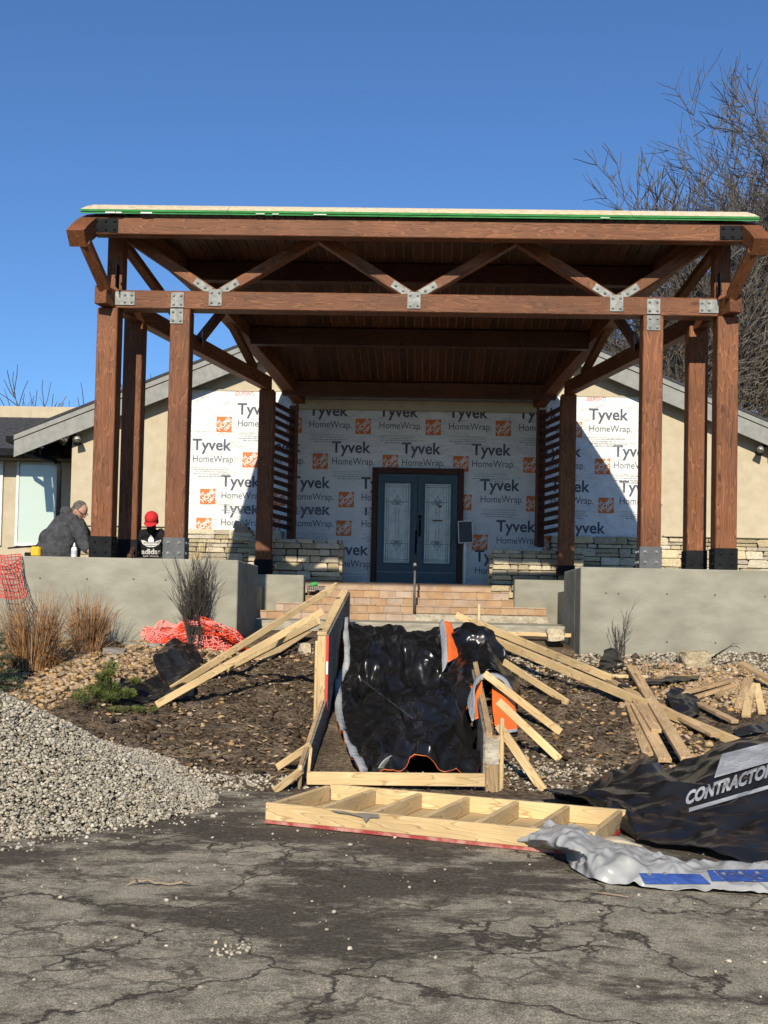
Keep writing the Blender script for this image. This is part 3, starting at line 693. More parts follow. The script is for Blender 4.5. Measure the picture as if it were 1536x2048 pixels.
HDL = join_rot([('THE', .30, .19, .30, .43), ('HOME', 1.05, .34, .14, .04), ('DEPOT', .80, .21, .42, -.24)]); HDL.materials.append(WHITEINK)
fm = MB(); rr = random.Random(4)
for j, (w, x) in enumerate(((70, 6), (64, 9), (74, 4), (52, 14))):
    xx = 0
    while xx < w:
        l = rr.uniform(2, 9); fm.add([((x + xx) * PXM, 0, -j * 4.6 * PXM), ((x + min(w, xx + l)) * PXM, 0, -j * 4.6 * PXM), ((x + min(w, xx + l)) * PXM, 0, (-j * 4.6 + (1.1 if j < 2 else 1.6)) * PXM), ((x + xx) * PXM, 0, (-j * 4.6 + (1.1 if j < 2 else 1.6)) * PXM)], [(0, 1, 2, 3)]); xx += l + 1.4
FP = fm.mesh(); FP.materials.append(INKG)
def pr(key, me_, px, py, nm, d=.002):
    p = at(px, py, YH); p.y = YH - SH[key][2] - d
    if p.x < X0 - .02 and me_ is not SQ: return
    return link(nm, me_, sheets[key], T(p))
def word(key, px, py, du=False):   # px, py : foot of the T
    pr(key, TY, px, py + 7, 'brand_word'); pr(key, HW, px + 1, py + 26 + 1.4, 'product_word'); pr(key, FP, px - 2, py + 38, 'fine_print')
    if du: pr(key, DP, px - 4, py - 36, 'maker_mark')
def logo(key, px, py):
    pr(key, SQ, px, py, 'logo_square'); 
    p = at(px, py, YH); p.y = YH - SH[key][2] - .0035; p.x += .16 * q_; p.z += -.06 * q_; link('logo_lettering', HDL, sheets[key], T(p))
for i, x in enumerate((343, 475, 618, 758, 897, 1037, 1177)): word('A', x, 830 + .0155 * (x - 475), x in (475, 1177))
for x in (433, 573, 711, 851, 991, 1133): logo('A', x, 864 + .015 * (x - 433))
for x in (385, 524, 663, 803, 943, 1083, 1226): word('B', x, 901 + .018 * (x - 385) - (2 if x > 1200 else 0))
for x in (485, 625, 765, 906, 1046, 1189): logo('B', x, 935 + .019 * (x - 485))
for x in (442, 582, 722, 960, 1100, 1238): word('C', x, 974 + .015 * (x - 442), x == 1238)
for x in (400, 539, 677, 912, 1052, 1196): logo('C', x, 1008 + .023 * (x - 400))
for x in (441, 582, 722): word('D', x, 1028 + .01 * (x - 441))
for x in (992, 1131): word('D', x, 1064 + .02 * (x - 992))
for x in (392, 530, 672): logo('D', x, 1066 + .02 * (x - 392))
for x in (944, 1085, 1229): logo('D', x, 1100 + .016 * (x - 944))
word('E', 949, 1124); word('E', 658, 1110)
TYc = at(345, 829, YH)
# trim board under canopy ceiling, gable board above wrap
a = at(582, 822, YH - .1)
block('ledger_trim', (at(582, 815, YH - .1).x, YH - .12, wz_at(823)), (at(1095, 815, YH - .1).x, YH - .03, wz_at(804)), STUCCO, house)
block('gable_board', (X0 - .02, YH - .035, 5.57), (X1 + .02, YH - .001, 5.6), STUCCO, house, .004)  # thin stucco board closing the top of the wrap

# ------------------------------------------------------------------ blue double door
def glassd():
    m_, nt, b, n, L = nodes('etched_glass'); tc = n('TexCoord'); no = n('TexNoise'); no.inputs['Scale'].default_value = 7; no.inputs['Detail'].default_value = 6; L(tc.outputs['Object'], no.inputs['Vector'])
    r = n('ValToRGB'); setr(r, [(.3, (.34, .38, .34)), (.7, (.52, .56, .51))]); L(no.outputs['Fac'], r.inputs[0]); L(r.outputs[0], b.inputs['Base Color'])
    b.inputs['Roughness'].default_value = .2; b.inputs['Specular IOR Level'].default_value = .4
    bp = n('Bump'); bp.inputs['Strength'].default_value = .25; bp.inputs['Distance'].default_value = .02; L(no.outputs['Fac'], bp.inputs['Height']); L(bp.outputs[0], b.inputs['Normal']); return m_
EGLASS = glassd(); CAME = flat((.20, .25, .25), 'glass_came', .35, .5); DKFR = wood('door_casing_wood', (.03, .012, .008), (.06, .022, .013), (.085, .033, .02), 6)
dl, dr = at(743, 1050, YH).x, at(926, 1050, YH).x; dt = wz_at(937); dz = 1.99; tw = .105
for lo, hi in (((dl, YH - .09, dz), (dl + tw, YH - .03, dt)), ((dr - tw, YH - .09, dz), (dr, YH - .03, dt)), ((dl + tw + .001, YH - .088, dt - tw), (dr - tw - .001, YH - .03, dt))):
    block('door_casing', lo, hi, DKFR, house)
xm = (dl + dr) / 2
for s in (-1, 1):
    a_, b_ = (dl + tw + .003, xm - .004) if s < 0 else (xm + .004, dr - tw - .003)
    leaf = block('door_leaf', (a_, YH - .062, dz + .01), (b_, YH - .028, dt - tw - .005), DOORBLUE, house)
    w_ = b_ - a_; gx0, gx1 = a_ + w_ * .18, b_ - w_ * .18; gz0, gz1 = dz + .40, dt - tw - .19
    for lo, hi in (((gx0 - .03, YH - .075, gz0 - .03), (gx0, YH - .061, gz1 + .03)), ((gx1, YH - .075, gz0 - .03), (gx1 + .03, YH - .061, gz1 + .03)), ((gx0 + .001, YH - .075, gz1), (gx1 - .001, YH - .061, gz1 + .03)), ((gx0 + .001, YH - .075, gz0 - .03), (gx1 - .001, YH - .061, gz0))):
        block('glazing_bead', lo, hi, DOORBLUE, leaf, .005)
    block('glass_panel', (gx0, YH - .068, gz0), (gx1, YH - .0625, gz1), EGLASS, leaf, .001)
    cm = MB(); yb = YH - .069
    def ln(*p, r=.005): cm.tube([(x, yb, z) for x, z in p], r, 5)
    i1, i2 = .035, .075; gc = (gx0 + gx1) / 2; gh = gz1 - gz0
    ln((gx0 + i1, gz0 + .02), (gx0 + i1, gz1 - .02)); ln((gx1 - i1, gz0 + .02), (gx1 - i1, gz1 - .02))
    ln((gx0 + i2, gz0 + .02), (gx0 + i2, gz1 - .02), r=.003); ln((gx1 - i2, gz0 + .02), (gx1 - i2, gz1 - .02), r=.003)
    for z in (gz0 + .03, gz0 + .065, gz1 - .03, gz1 - .065, gz0 + gh * .77, gz0 + gh * .24): ln((gx0 + .01, z), (gx1 - .01, z), r=.004)
    for zc, sg in ((gz0 + gh * .77, 1), (gz0 + gh * .24, -1)):
        for k_ in range(5):
            an = (-1.25, -.6, 0, .6, 1.25)[k_]; L_ = (.12, .11, .17, .11, .12)[k_]
            pl = []
            for t in range(9):
                u = t / 8; bulge = math.sin(u * math.pi) * .028
                pl.append((u * L_, bulge))
            for sgn in (1, -1):
                ln(*[(gc + (math.sin(an) * a1 + math.cos(an) * b1 * sgn), zc - .05 * sg + sg * (math.cos(an) * a1 - math.sin(an) * b1 * sgn)) for a1, b1 in pl], r=.0055)
    ln((gc - .03, gz0 + gh * .3), (gc - .03, gz0 + gh * .7), r=.003); ln((gc + .03, gz0 + gh * .3), (gc + .03, gz0 + gh * .7), r=.003)
    cm.build('leaded_ornament', CAME, leaf, True)
    block('kick_sweep', (a_ + .01, YH - .068, dz + .215), (b_ - .01, YH - .060, dz + .235), GALV, leaf, .002)
    if s > 0:
        hm = MB(); hx_ = a_ + .045; hz_ = wz_at(1050); hm.tube([(hx_, YH - .07, hz_ + .03), (hx_, YH - .12, hz_ + .01), (hx_, YH - .13, hz_ - .08), (hx_, YH - .115, hz_ - .17), (hx_, YH - .07, hz_ - .21)], [.014, .014, .012, .013, .016], 8); hm.box(T((hx_, YH - .068, hz_ - .06)), (.045, .012, .32)); hm.build('door_handle', BLACKST, leaf)
        km = MB(); km.lathe((0, 0, 0), [(.035, 0), (.033, .02), (.015, .03)], 14); link('deadbolt', km.mesh(True), leaf, T((hx_, YH - .062, wz_at(1034))) @ Matrix.Rotation(math.pi / 2, 4, 'X'), BLACKST)
        for (x_, z_, w2, h2) in ((gc + .04, wz_at(1013), .075, .035), (gc - .0, wz_at(1041), .185, .028)):
            block('paper_tape', (x_ - w2 / 2, YH - .0715, z_ - h2 / 2), (x_ + w2 / 2, YH - .0695, z_ + h2 / 2), flat((.14, .07, .04), 'brown_tape', .6), leaf, 0)
block('threshold', (dl, YH - .14, dz - .003), (dr, YH - .02, dz + .012), GALV, house, .003)

# notice board, handrail
nb = thing('notice_board', at(932, 1165, 20.55), 'dark framed board on a thin stand right of the doors', 'notice board')
c_ = at(931, 1064, 20.5)
R_ = Matrix.Rotation(rad(-3), 4, 'Y')
link('board', cbox(.24, .012, .38, .003), nb, T(c_) @ R_, flat((.035, .04, .05), 'dark_board', .4))
for dx, dz_, w, h_ in ((-.128, 0, .016, .41), (.128, 0, .016, .41), (0, .197, .238, .016), (0, -.197, .238, .016)):
    link('frame_bar', cbox(w, .02, h_, .003), nb, T(c_) @ R_ @ T((dx, 0, dz_)), WHITEP)
block('stand_post', (c_.x - .025, 20.52, 1.985), (c_.x + .025, 20.545, c_.z - .15), WHITEP, nb)
block('stand_foot', (c_.x - .14, 20.45, 1.986), (c_.x + .14, 20.62, 2.0), WHITEP, nb)
hr = thing('handrail', (-.0, 18.2, 1.46), 'slim dark metal handrail in the middle of the steps', 'handrail')
A_, B_ = Vector((.0, 18.32, 2.28)), Vector((.02, 19.62, 2.9))
hx0 = at(829, 1180, 18.32).x; A_.x = hx0; B_.x = at(832, 1100, 19.62).x
for nm, pp in (('post', [(A_.x, A_.y, 1.46), A_]), ('post', [(B_.x, B_.y, 1.98), B_]), ('top_rail', [A_ + Vector((0, -.12, -.03)), A_, B_, B_ + Vector((0, .2, 0))])):
    m_ = MB(); m_.tube(pp, .02, 10); m_.build(nm, BLACKST if nm == 'top_rail' else GREYST, hr, True)
m_ = MB(); m_.ell(A_ + Vector((0, -.12, -.03)), (.03, .03, .03)); m_.build('end_cap', GALV, hr, True)
# ------------------------------------------------------------------ timber canopy
can = thing('timber_canopy', (0, 13.97, ZW), 'brown stained timber entrance canopy with trusses and a curved roof', 'canopy')
YC, YF = 13.97, 13.45
PROF = [(13.30, 6.235), (13.44, 6.318), (13.62, 6.405), (13.85, 6.47), (14.2, 6.52), (14.8, 6.545), (15.5, 6.53), (16.3, 6.45), (17.2, 6.32), (18.2, 6.13), (19.2, 5.94), (20.2, 5.71), (20.86, 5.55)]
def deck(y):
    for (a, za), (b, zb) in zip(PROF, PROF[1:]):
        if y <= b: return za + (zb - za) * (y - a) / (b - a)
    return PROF[-1][1]
def sxx(y): return 3.88 - .24 * (y - YC)          # splayed side truss line
BOLT = MB(); BOLT.lathe((0, 0, 0), [(.022, 0), (.022, .004), (.016, .004), (.015, .014), (.008, .018)], 8); BOLTM = BOLT.mesh(); BOLTB = BOLTM.copy(); BOLTG = BOLTM.copy()
BOLTM.materials.append(GALV); BOLTB.materials.append(BLACKST)
def plate(name, c, w, h_, mat, y, bolts, parent=None, n=(0, -1, 0), rot=0):
    """flat bolted plate facing the front (n = -Y) rotated by rot in the XZ plane"""
    M = T((c[0], y, c[1])) @ Matrix.Rotation(rot, 4, 'Y')
    p = link(name, cbox(w, .012, h_, .002), parent or can, M, mat)
    for bx, bz in bolts:
        link('bolt', BOLTB if mat is BLACKST else BOLTM, p, M @ T((bx, -.006, bz)) @ Matrix.Rotation(math.pi / 2, 4, 'X'))
    return p
def q4(w, h_): return [(sx_ * (w / 2 - .035), sz_ * (h_ / 2 - .04)) for sx_ in (-1, 1) for sz_ in (-1, 1)]
def post(x, y, z0, z1, w=.25, bracket=True, name='post', bmat=BLACKST, rz=0, bz=.27):
    Mz = Matrix.Rotation(rz, 4, 'Z')
    M = T((x, y, (z0 + z1) / 2)) @ Mz @ Matrix.Rotation(-math.pi / 2, 4, 'Y')
    p = link(name, cbox(z1 - z0, w, w, .01), can, M, TIMBER)
    if bracket:
        for a in range(4):
            R2 = T((x, y, z0 + bz / 2)) @ Mz @ Matrix.Rotation(a * math.pi / 2, 4, 'Z') @ T((0, -w / 2 - .006, 0))
            bp = link('base_bracket', cbox(w + .02, .012, bz, .002), p, R2, bmat)
            if a in (0, 1, 3):
                for bx in (-.07, .07):
                    for b2 in (-.06, .07): 
                        if len(bp.users_collection): link('bolt', BOLTB if bmat is BLACKST else BOLTM, p, R2 @ T((bx, -.006, b2)) @ Matrix.Rotation(math.pi / 2, 4, 'X'))
    return p
SPL = math.atan(.24)
Z_B, Z_T = 5.235, 5.465                              # bottom chord underside / top
for s in (-1, 1):
    post(s * 3.88, YC, ZW, Z_B, .26, rz=-s * 0, bmat=BLACKST)
    post(s * sxx(14.72) - (.05 if s < 0 else 0), 14.72, 1.86, Z_B + .09, .25, bz=.5)
    mx = at(358, 880, YC).x if s < 0 else at(1300, 880, YC).x
    post(mx, YC, ZW, Z_B - .002, .25, bmat=GREYST)
    bx = at(531, 960, 19.3).x if s < 0 else at(1134, 960, 19.3).x
    post(bx, 19.3, 2.06, 5.28, .26, bmat=BLACKST)
    # side truss: bottom chord with projecting tail, curved top chord, king post, braces
    def sp(y, z, off=0): return Vector((s * (sxx(y) + off), y, z))
    beam('side_chord', sp(13.66, (Z_B + Z_T) / 2 + .0, -.03), Vector((bx, 19.3, 5.40)), .16, .23, TIMBER, can)
    ys_ = [13.10, 13.22, 13.36, 13.54, 13.78, 14.1, 14.8, 15.5, 16.3, 17.2, 18.2, 19.3, 20.8]
    def rz_(y): return deck(y) - .13 if y > 13.8 else {13.10: 5.86, 13.22: 5.975, 13.36: 6.085, 13.54: 6.195, 13.78: 6.295}[y]
    m_ = MB(); v = []; hw, hh = .105, .105
    for i, y in enumerate(ys_):
        d = Vector((0, ys_[min(i + 1, 12)] - ys_[max(i - 1, 0)], rz_(ys_[min(i + 1, 12)]) - rz_(ys_[max(i - 1, 0)]))).normalized(); nrm = Vector((0, -d.z, d.y))
        c = Vector((s * (sxx(y) if y > 14 else 4.06 - .19 * (y - 13.1)), y, rz_(y)))
        for a_, b_ in ((-1, -1), (1, -1), (1, 1), (-1, 1)): v.append(c + Vector((a_ * hw, 0, 0)) + nrm * b_ * hh)
    nn = len(ys_); f_ = [(i * 4 + j, i * 4 + (j + 1) % 4, i * 4 + 4 + (j + 1) % 4, i * 4 + 4 + j) for i in range(nn - 1) for j in range(4)] + [(3, 2, 1, 0), (nn * 4 - 4, nn * 4 - 3, nn * 4 - 2, nn * 4 - 1)]
    m_.add(v, f_)
    # local axis along the beam for the grain
    Mr = Matrix.Rotation(math.pi / 2, 4, 'Z'); me_ = m_.mesh(); me_.transform(Mr.inverted()); link('curved_rafter', me_, can, Mr, TIMBER)
    kx = s * (3.88 - .05)
    link('king_post', cbox(deck(14.05) - .24 - Z_T, .21, .2, .008), can, T((kx, 14.05, (deck(14.05) - .24 + Z_T) / 2)) @ Matrix.Rotation(-math.pi / 2, 4, 'Y'), TIMBER)
    beam('knee_brace', Vector((s * 4.0, 13.22, 5.87)), Vector((s * 3.88, 13.72, Z_T - .02)), .13, .17, TIMBER, can, up=(0, -1, 0))
    for ya, za, yb, zb in ((14.15, 6.22, 16.2, Z_T), (16.5, Z_T, 17.3, 6.1), (17.5, 6.1, 18.6, 5.5)):
        beam('side_web', sp(ya, za), sp(yb, zb + .03), .11, .12, TIMBER, can, up=(s, 0, 0))
    pw = plate('gusset_plate', (0, 0), .4, .2, GALV, 0, []); pw.matrix_basis = T(sp(16.35, Z_T, -.12)) @ Matrix.Rotation(math.pi / 2 - s * SPL, 4, 'Z')
    # rafter tail bracket at fascia end
    fx = s * 3.79
    plate('fascia_bracket', (fx, 6.115), .30, .17, BLACKST, YF - .086, [(a_, b_) for a_ in (-.11, 0, .11) for b_ in (-.05, .05)])
    # knee brace bracket
    kb = plate('brace_bracket', (0, 0), .14, .3, BLACKST, 0, [(-.03, -.09), (-.03, .05), (.03, -.02), (.03, .1)]); kb.matrix_basis = T((s * 3.74, 13.75, Z_T + .14)) @ Matrix.Rotation(s * math.pi / 2, 4, 'Z')
    # capital bracket of the second post
# fascia and front truss
beam('fascia_beam', (-3.94, YF, 6.12), (3.94, YF, 6.12), .16, .215, TIMBER, can)
xl, xr = at(236, 606, YC).x, at(1432, 621, YC).x
beam('front_chord', (xl, YC, (Z_B + Z_T) / 2), (xr, YC, (Z_B + Z_T) / 2), .22, Z_T - Z_B, TIMBER, can)
beam('top_chord', (-3.74, YC, 6.30), (3.74, YC, 6.30), .2, .2, TIMBER, can)
yp = YC - .118
vx = [at(434, 606, YC).x, at(828, 611, YC).x, at(1230, 617, YC).x]
tx = [at(250, 474, YC).x, at(638, 474, YC).x, at(1032, 480, YC).x, at(1420, 484, YC).x]
ztop = 6.17
for i, x in enumerate(vx):
    for j in (i, i + 1):
        A = Vector((x + (.03 if j > i else -.03), YC + random.uniform(-.002, .002), Z_T - .02)); B = Vector((tx[j], YC, ztop + .03))
        wb = beam('web', A, B, .15, .125, TIMBER, can, up=(0, 0, 1))
        d = (B - A).normalized(); ang = math.atan2(d.z, d.x)
        c = A + d * .17
        plate('web_plate', (c.x, c.z), .24, .095, GALV, YC - .0815, [(-.04, 0), (.07, 0)], rot=-ang)
    plate('gusset_plate', (x, Z_T - .085), .165, .21, GALV, yp + .001, q4(.165, .21))
for px in (358, 1303):
    x = at(px, 640, YC).x
    plate('splice_plate', (x, Z_T - .12), .165, .19, GALV, yp, q4(.165, .19)); 
    plate('splice_plate', (x, Z_B - .10), .165, .19, GALV, YC - .132, q4(.165, .19))
plate('end_plate', (at(255, 604, YC).x, (Z_B + Z_T) / 2 + .005), .25, .17, GALV, yp, [(.0, -.045), (.0, .045), (.085, -.045), (.085, .045)])
plate('end_plate', (at(1413, 619, YC).x, (Z_B + Z_T) / 2 + .005), .24, .17, GALV, yp, [(.0, -.045), (.0, .045), (-.085, -.045), (-.085, .045)])
# purlins under the boards
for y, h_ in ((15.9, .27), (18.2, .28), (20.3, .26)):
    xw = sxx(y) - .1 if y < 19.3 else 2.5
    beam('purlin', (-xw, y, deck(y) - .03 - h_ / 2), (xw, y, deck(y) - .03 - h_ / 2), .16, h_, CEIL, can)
# ceiling boards, each curved to the arch
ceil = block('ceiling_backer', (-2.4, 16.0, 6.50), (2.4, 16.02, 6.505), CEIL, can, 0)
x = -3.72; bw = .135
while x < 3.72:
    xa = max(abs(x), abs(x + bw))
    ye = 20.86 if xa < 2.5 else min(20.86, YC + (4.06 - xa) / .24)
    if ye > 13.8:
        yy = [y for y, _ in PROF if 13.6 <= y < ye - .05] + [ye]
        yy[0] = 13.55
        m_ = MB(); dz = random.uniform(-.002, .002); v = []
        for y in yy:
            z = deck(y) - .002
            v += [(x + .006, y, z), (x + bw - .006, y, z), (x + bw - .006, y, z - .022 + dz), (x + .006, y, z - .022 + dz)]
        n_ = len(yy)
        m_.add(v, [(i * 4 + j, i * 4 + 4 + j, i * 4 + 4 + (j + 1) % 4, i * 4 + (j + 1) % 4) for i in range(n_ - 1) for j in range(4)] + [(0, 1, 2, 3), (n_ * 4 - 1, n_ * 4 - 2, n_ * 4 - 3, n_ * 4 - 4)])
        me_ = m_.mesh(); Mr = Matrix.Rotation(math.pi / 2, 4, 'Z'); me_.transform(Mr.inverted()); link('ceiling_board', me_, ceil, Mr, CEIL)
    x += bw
# roof sheathing: two layers of panels with green painted edges
def xedge(y): return 4.03 - .2 * (y - 13.3)
def panel(x0, x1, ya, yb, base, th):
    m_ = MB(); yy = sorted(set([ya, yb] + [y for y, _ in PROF if ya < y < yb])); v = []
    for y in yy:
        e = xedge(y); a, b = max(x0, -e - .06), min(x1, e + .06)
        z = deck(y) + base
        v += [(a, y, z), (b, y, z), (b, y, z + th), (a, y, z + th)]
    n_ = len(yy)
    fs = [(0, 1, 2, 3), (n_ * 4 - 1, n_ * 4 - 2, n_ * 4 - 3, n_ * 4 - 4)] + [(i * 4 + j, i * 4 + 4 + j, i * 4 + 4 + (j + 1) % 4, i * 4 + (j + 1) % 4) for i in range(n_ - 1) for j in range(4)]
    m_.add(v, fs); me_ = m_.mesh(); me_.materials.append(OSB); me_.materials.append(GREENED)
    for i, p in enumerate(me_.polygons): p.material_index = 1 if (i < 2 or abs(p.normal.x) > .7) else 0
    return link('roof_panel', me_, can)
yr = [13.30, 14.5, 15.7, 16.9, 18.1, 19.3, 20.5, 20.86]
for L_, (bs, th) in enumerate(((.001, .027), (.030, .027))):
    for r in range(len(yr) - 1):
        ya = yr[r] + (.012 if L_ == 0 and r == 0 else 0); x = -4.3 + (1.22 if (r + L_) % 2 else 0) - (1.1 if (r + L_) % 2 else 0)
        cuts = [-4.2] + [c for c in (-2.9 + .6 * L_ + 1.2 * (r % 2) + 2.44 * k for k in range(4)) if c < 3.6] + [4.2]
        for a, b in zip(cuts, cuts[1:]):
            e = xedge(yr[r + 1])
            if b < -e + .02 or a > e: continue
            panel(a + .002, b - .002, ya, yr[r + 1] - .003, bs, th)
for xx in (-3.78, -3.65, -3.35, -1.95, -1.75, 2.2, -1.25):
    block('roof_edge_stamp', (xx, 13.2935, 6.242 if xx < -3 else 6.25), (xx + random.uniform(.06, .16), 13.2955, 6.258), WHITEP, can, 0)  # white stamps on the green panel edge
# slatted side screens between back posts and house
for s in (-1, 1):
    bx = at(531, 960, 19.3).x if s < 0 else at(1134, 960, 19.3).x
    wx = at(583, 950, 20.68).x if s < 0 else at(1083, 950, 20.68).x
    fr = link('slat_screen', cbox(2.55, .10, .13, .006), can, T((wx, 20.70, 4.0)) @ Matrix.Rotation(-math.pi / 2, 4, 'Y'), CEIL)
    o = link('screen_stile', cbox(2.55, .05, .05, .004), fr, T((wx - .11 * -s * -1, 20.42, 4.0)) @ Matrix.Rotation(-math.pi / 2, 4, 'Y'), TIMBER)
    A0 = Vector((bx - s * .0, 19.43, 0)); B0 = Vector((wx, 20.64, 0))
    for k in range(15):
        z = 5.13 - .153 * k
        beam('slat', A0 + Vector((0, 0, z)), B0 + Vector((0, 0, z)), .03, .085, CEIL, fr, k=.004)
# ------------------------------------------------------------------ formwork and lumber
def lift(p, d): return Vector((p.x, p.y, p.z + d))
lf = thing('form_wall', (-1, 11, .3), 'left plywood form wall with red painted edge beside the black tarp', 'formwork')
n1, n2 = at(640, 1270, 11.3), at(668, 1183, 14.6)
def quad_slab(name, a, b, c, d, th, mat, parent, ax=(1, 0, 0)):
    a, b, c, d = map(Vector, (a, b, c, d)); n_ = Vector(ax) * th; m_ = MB()
    m_.add([a, b, c, d, a + n_, b + n_, c + n_, d + n_], [(3, 2, 1, 0), (4, 5, 6, 7), (0, 1, 5, 4), (1, 2, 6, 5), (2, 3, 7, 6), (3, 0, 4, 7)])
    me_ = m_.mesh(); c0 = sum((a, b, c, d), Vector()) / 4
    Mr = T(c0) @ Matrix.Rotation(math.pi / 2, 4, 'Z'); me_.transform(Mr.inverted())
    return link(name, me_, parent, Mr, mat)
xL = n1.x + .07
quad_slab('plywood_sheet', (xL, 11.3, .35), (xL - .02, 14.7, .95), (xL - .02, 14.7, n2.z), (xL, 11.3, n1.z), .018, PLYOLD, lf)
quad_slab('plywood_sheet', (xL - .004, 9.35, .0), (xL - .004, 11.28, .25), (xL - .004, 11.28, .58), (xL - .02, 9.35, .16), .018, PLYOLD, lf)
beam('end_stud', (xL - .05, 11.32, .22), (xL - .05, 11.32, n1.z - .01), .09, .04, PINE, lf)
beam('end_stud', (xL - .10, 11.36, .32), (xL - .10, 11.36, n1.z - .06), .038, .089, PINE, lf)
beam('top_plate', (xL - .05, 11.3, n1.z + .01), (xL - .07, 14.65, n2.z + .01), .10, .04, PINE, lf)
for y in (12.1, 12.9, 13.7, 14.5):
    t = (y - 11.3) / 3.3; beam('stud', (xL - .05, y, .35 + .6 * t), (xL - .05, y, n1.z + (n2.z - n1.z) * t - .02), .038, .089, PINE, lf)
rp = block('red_edge', (xL - .002, 11.285, .42), (xL + .022, 11.298, n1.z - .01), RED, lf, 0)
block('edge_stamp', (xL - .0, 11.28, .84), (xL + .02, 11.2845, .97), WHITEP, lf, 0)
quad_slab('lower_rail', (xL - .05, 9.33, .0), (xL - .05, 11.28, .40), (xL - .05, 11.28, .58), (xL - .05, 9.33, .17), .036, OLDPINE, lf)
rf = thing('form_wall', (.7, 10, .1), 'right plywood form wall with weathered boards standing out of the tarp', 'formwork')
r1, r2 = at(984, 1466, 9.3), at(957, 1352, 11.6)
xR = r1.x - .04
quad_slab('plywood_sheet', (xR - .03, 9.3, .0), (xR - .03, 12.9, .6), (xR - .03, 12.9, r2.z + .22), (xR - .03, 9.3, r1.z), .02, PLYOLD, rf)
quad_slab('top_board', (xR - .008, 9.29, r1.z - .12), (xR - .008, 12.8, r2.z + .10), (xR - .008, 12.8, r2.z + .24), (xR - .008, 9.29, r1.z + .02), .05, OLDPINE, rf)
beam('end_stud', (xR + .045, 9.3, -.02), (xR + .045, 9.3, r1.z - .02), .11, .04, OLDPINE, rf)
beam('outer_stud', (xR + .125, 9.36, .0), (xR + .125, 9.36, r1.z + .12), .036, .06, PINE, rf)
link('mortar_smear', cbox(.08, .003, .16, .0015, .3, 3), rf, T((xR + .045, 9.2765, r1.z - .14)), MORTAR)

def lumber(label, a, b, w=.034, h=.072, mat=PINE, name='brace', group=None, spin=0, up=(0, 0, 1)):
    return tag(beam(name, a, b, w, h, mat, None, up, .003, spin), label, 'board', group)
G1 = 'braces of the left form wall'
lumber('longest pine brace slanting from the far top of the left form wall', at(674, 1170, 13.6), lift(gp(306, 1418), .0) + Vector((-.02, .5, .11)), group=G1)
lumber('middle pine brace slanting from the near end of the left form wall', at(646, 1222, 11.9), gp(312, 1416) + Vector((0, 0, .03)), group=G1)
lumber('lower pine brace of the left form wall, its foot halfway down the bank', at(638, 1242, 11.3), gp(455, 1342) + Vector((0, 0, .02)), group=G1)
lumber('short pine brace low on the left form, upper of two', at(621, 1490, 9.9), gp(553, 1540) + Vector((0, 0, .02)), .025, .06, group=G1)
lumber('short pine brace low on the left form, nearest the asphalt', at(603, 1540, 9.2), onz(548, 1583, .01), .03, .06, group=G1)
lumber('upright pine stake at the near foot of the left form', at(601, 1535, 9.18), onz(598, 1588, -.05), .03, .06, name='stake')
lumber('short board on edge below the left form rail', at(622, 1500, 9.6), at(616, 1560, 9.35), .025, .05, name='stake')
G2 = 'braces of the right form wall'
lumber('pine brace from the top of the right form over the orange lining', at(969, 1347, 11.3), gp(1122, 1469) + Vector((0, 0, .02)), group=G2)
lumber('pine brace from the middle of the right form across the orange flap', at(996, 1402, 10.2), gp(1119, 1523) + Vector((0, 0, .02)), group=G2)
lumber('steepest pine brace at the near end of the right form', at(997, 1450, 9.5), onz(1088, 1583, .03), group=G2)
lumber('pine brace on the bank behind the black tarp peak', at(1008, 1324, 12.4), gp(1136, 1410) + Vector((0, 0, .02)), group=G2)
G3 = 'boards on the right bank'
lumber('long pale board from the stake down to the dark soil', at(958, 1248, 13.9), gp(1222, 1368) + Vector((0, 0, .06)), .04, .085, group=G3, name='long_board')
lumber('longest board on the right, ending at the black tarp', at(982, 1278, 13.4), gp(1478, 1497) + Vector((0, 0, .05)), .05, .09, group=G3, name='long_board')
lumber('second long board lying along the longest one', gp(1150, 1345) + Vector((0, 0, .11)), gp(1430, 1492) + Vector((0, 0, .10)), .09, .04, OLDPINE, group=G3, name='long_board')
lumber('upright pine stake where boards meet behind the tarp', at(958, 1208, 14.1), at(957, 1262, 14.1), .03, .05, name='stake', group=G3)
lumber('short board crossing behind the stake', at(912, 1230, 14.4), at(962, 1252, 14.3), .03, .09, name='board', group=G3)
lumber('wide board leaning from the orange flap to the stake', at(906, 1278, 13.8), at(958, 1248, 14.0), .04, .16, PLY, name='board', group=G3)
lumber('mud stained block under the leaning boards', at(950, 1262, 13.7), at(955, 1300, 13.6), .16, .06, OLDPINE, name='wood_block', group=G3)
lumber('thin pine strip lying along the foot of the right wall', at(985, 1266, 14.6), at(1146, 1271, 14.6), .05, .05, name='board', group=G3)
G4 = 'weathered planks heaped on the right bank'
def pl(lab, a, b, dz=.03, w=.14, mat=OLDPINE, nm='plank', h=.04):
    A, B = gp(*a) + Vector((0, 0, dz)), gp(*b) + Vector((0, 0, dz)); return tag(beam(nm, A, B, w, h, mat, None, (0, 0, 1), .004), lab, 'plank', G4)
pl('longest weathered plank of the heap, pointing at the black tarp', (1262, 1352), (1374, 1543), .10, .11)
pl('weathered plank leftmost of the heap', (1252, 1390), (1296, 1516), .03, .11)
pl('weathered plank in the middle of the heap', (1272, 1420), (1330, 1533), .05, .12)
pl('weathered short plank crossing on top of the heap', (1268, 1410), (1316, 1484), .10, .13)
pl('thin pale batten lying behind the plank heap', (1195, 1357), (1296, 1359), .03, .05, PINE, 'batten')
pl('pale offcut under the long boards', (1150, 1350), (1290, 1420), .02, .07, PINE, 'batten')
G5 = 'offcuts by the right edge'
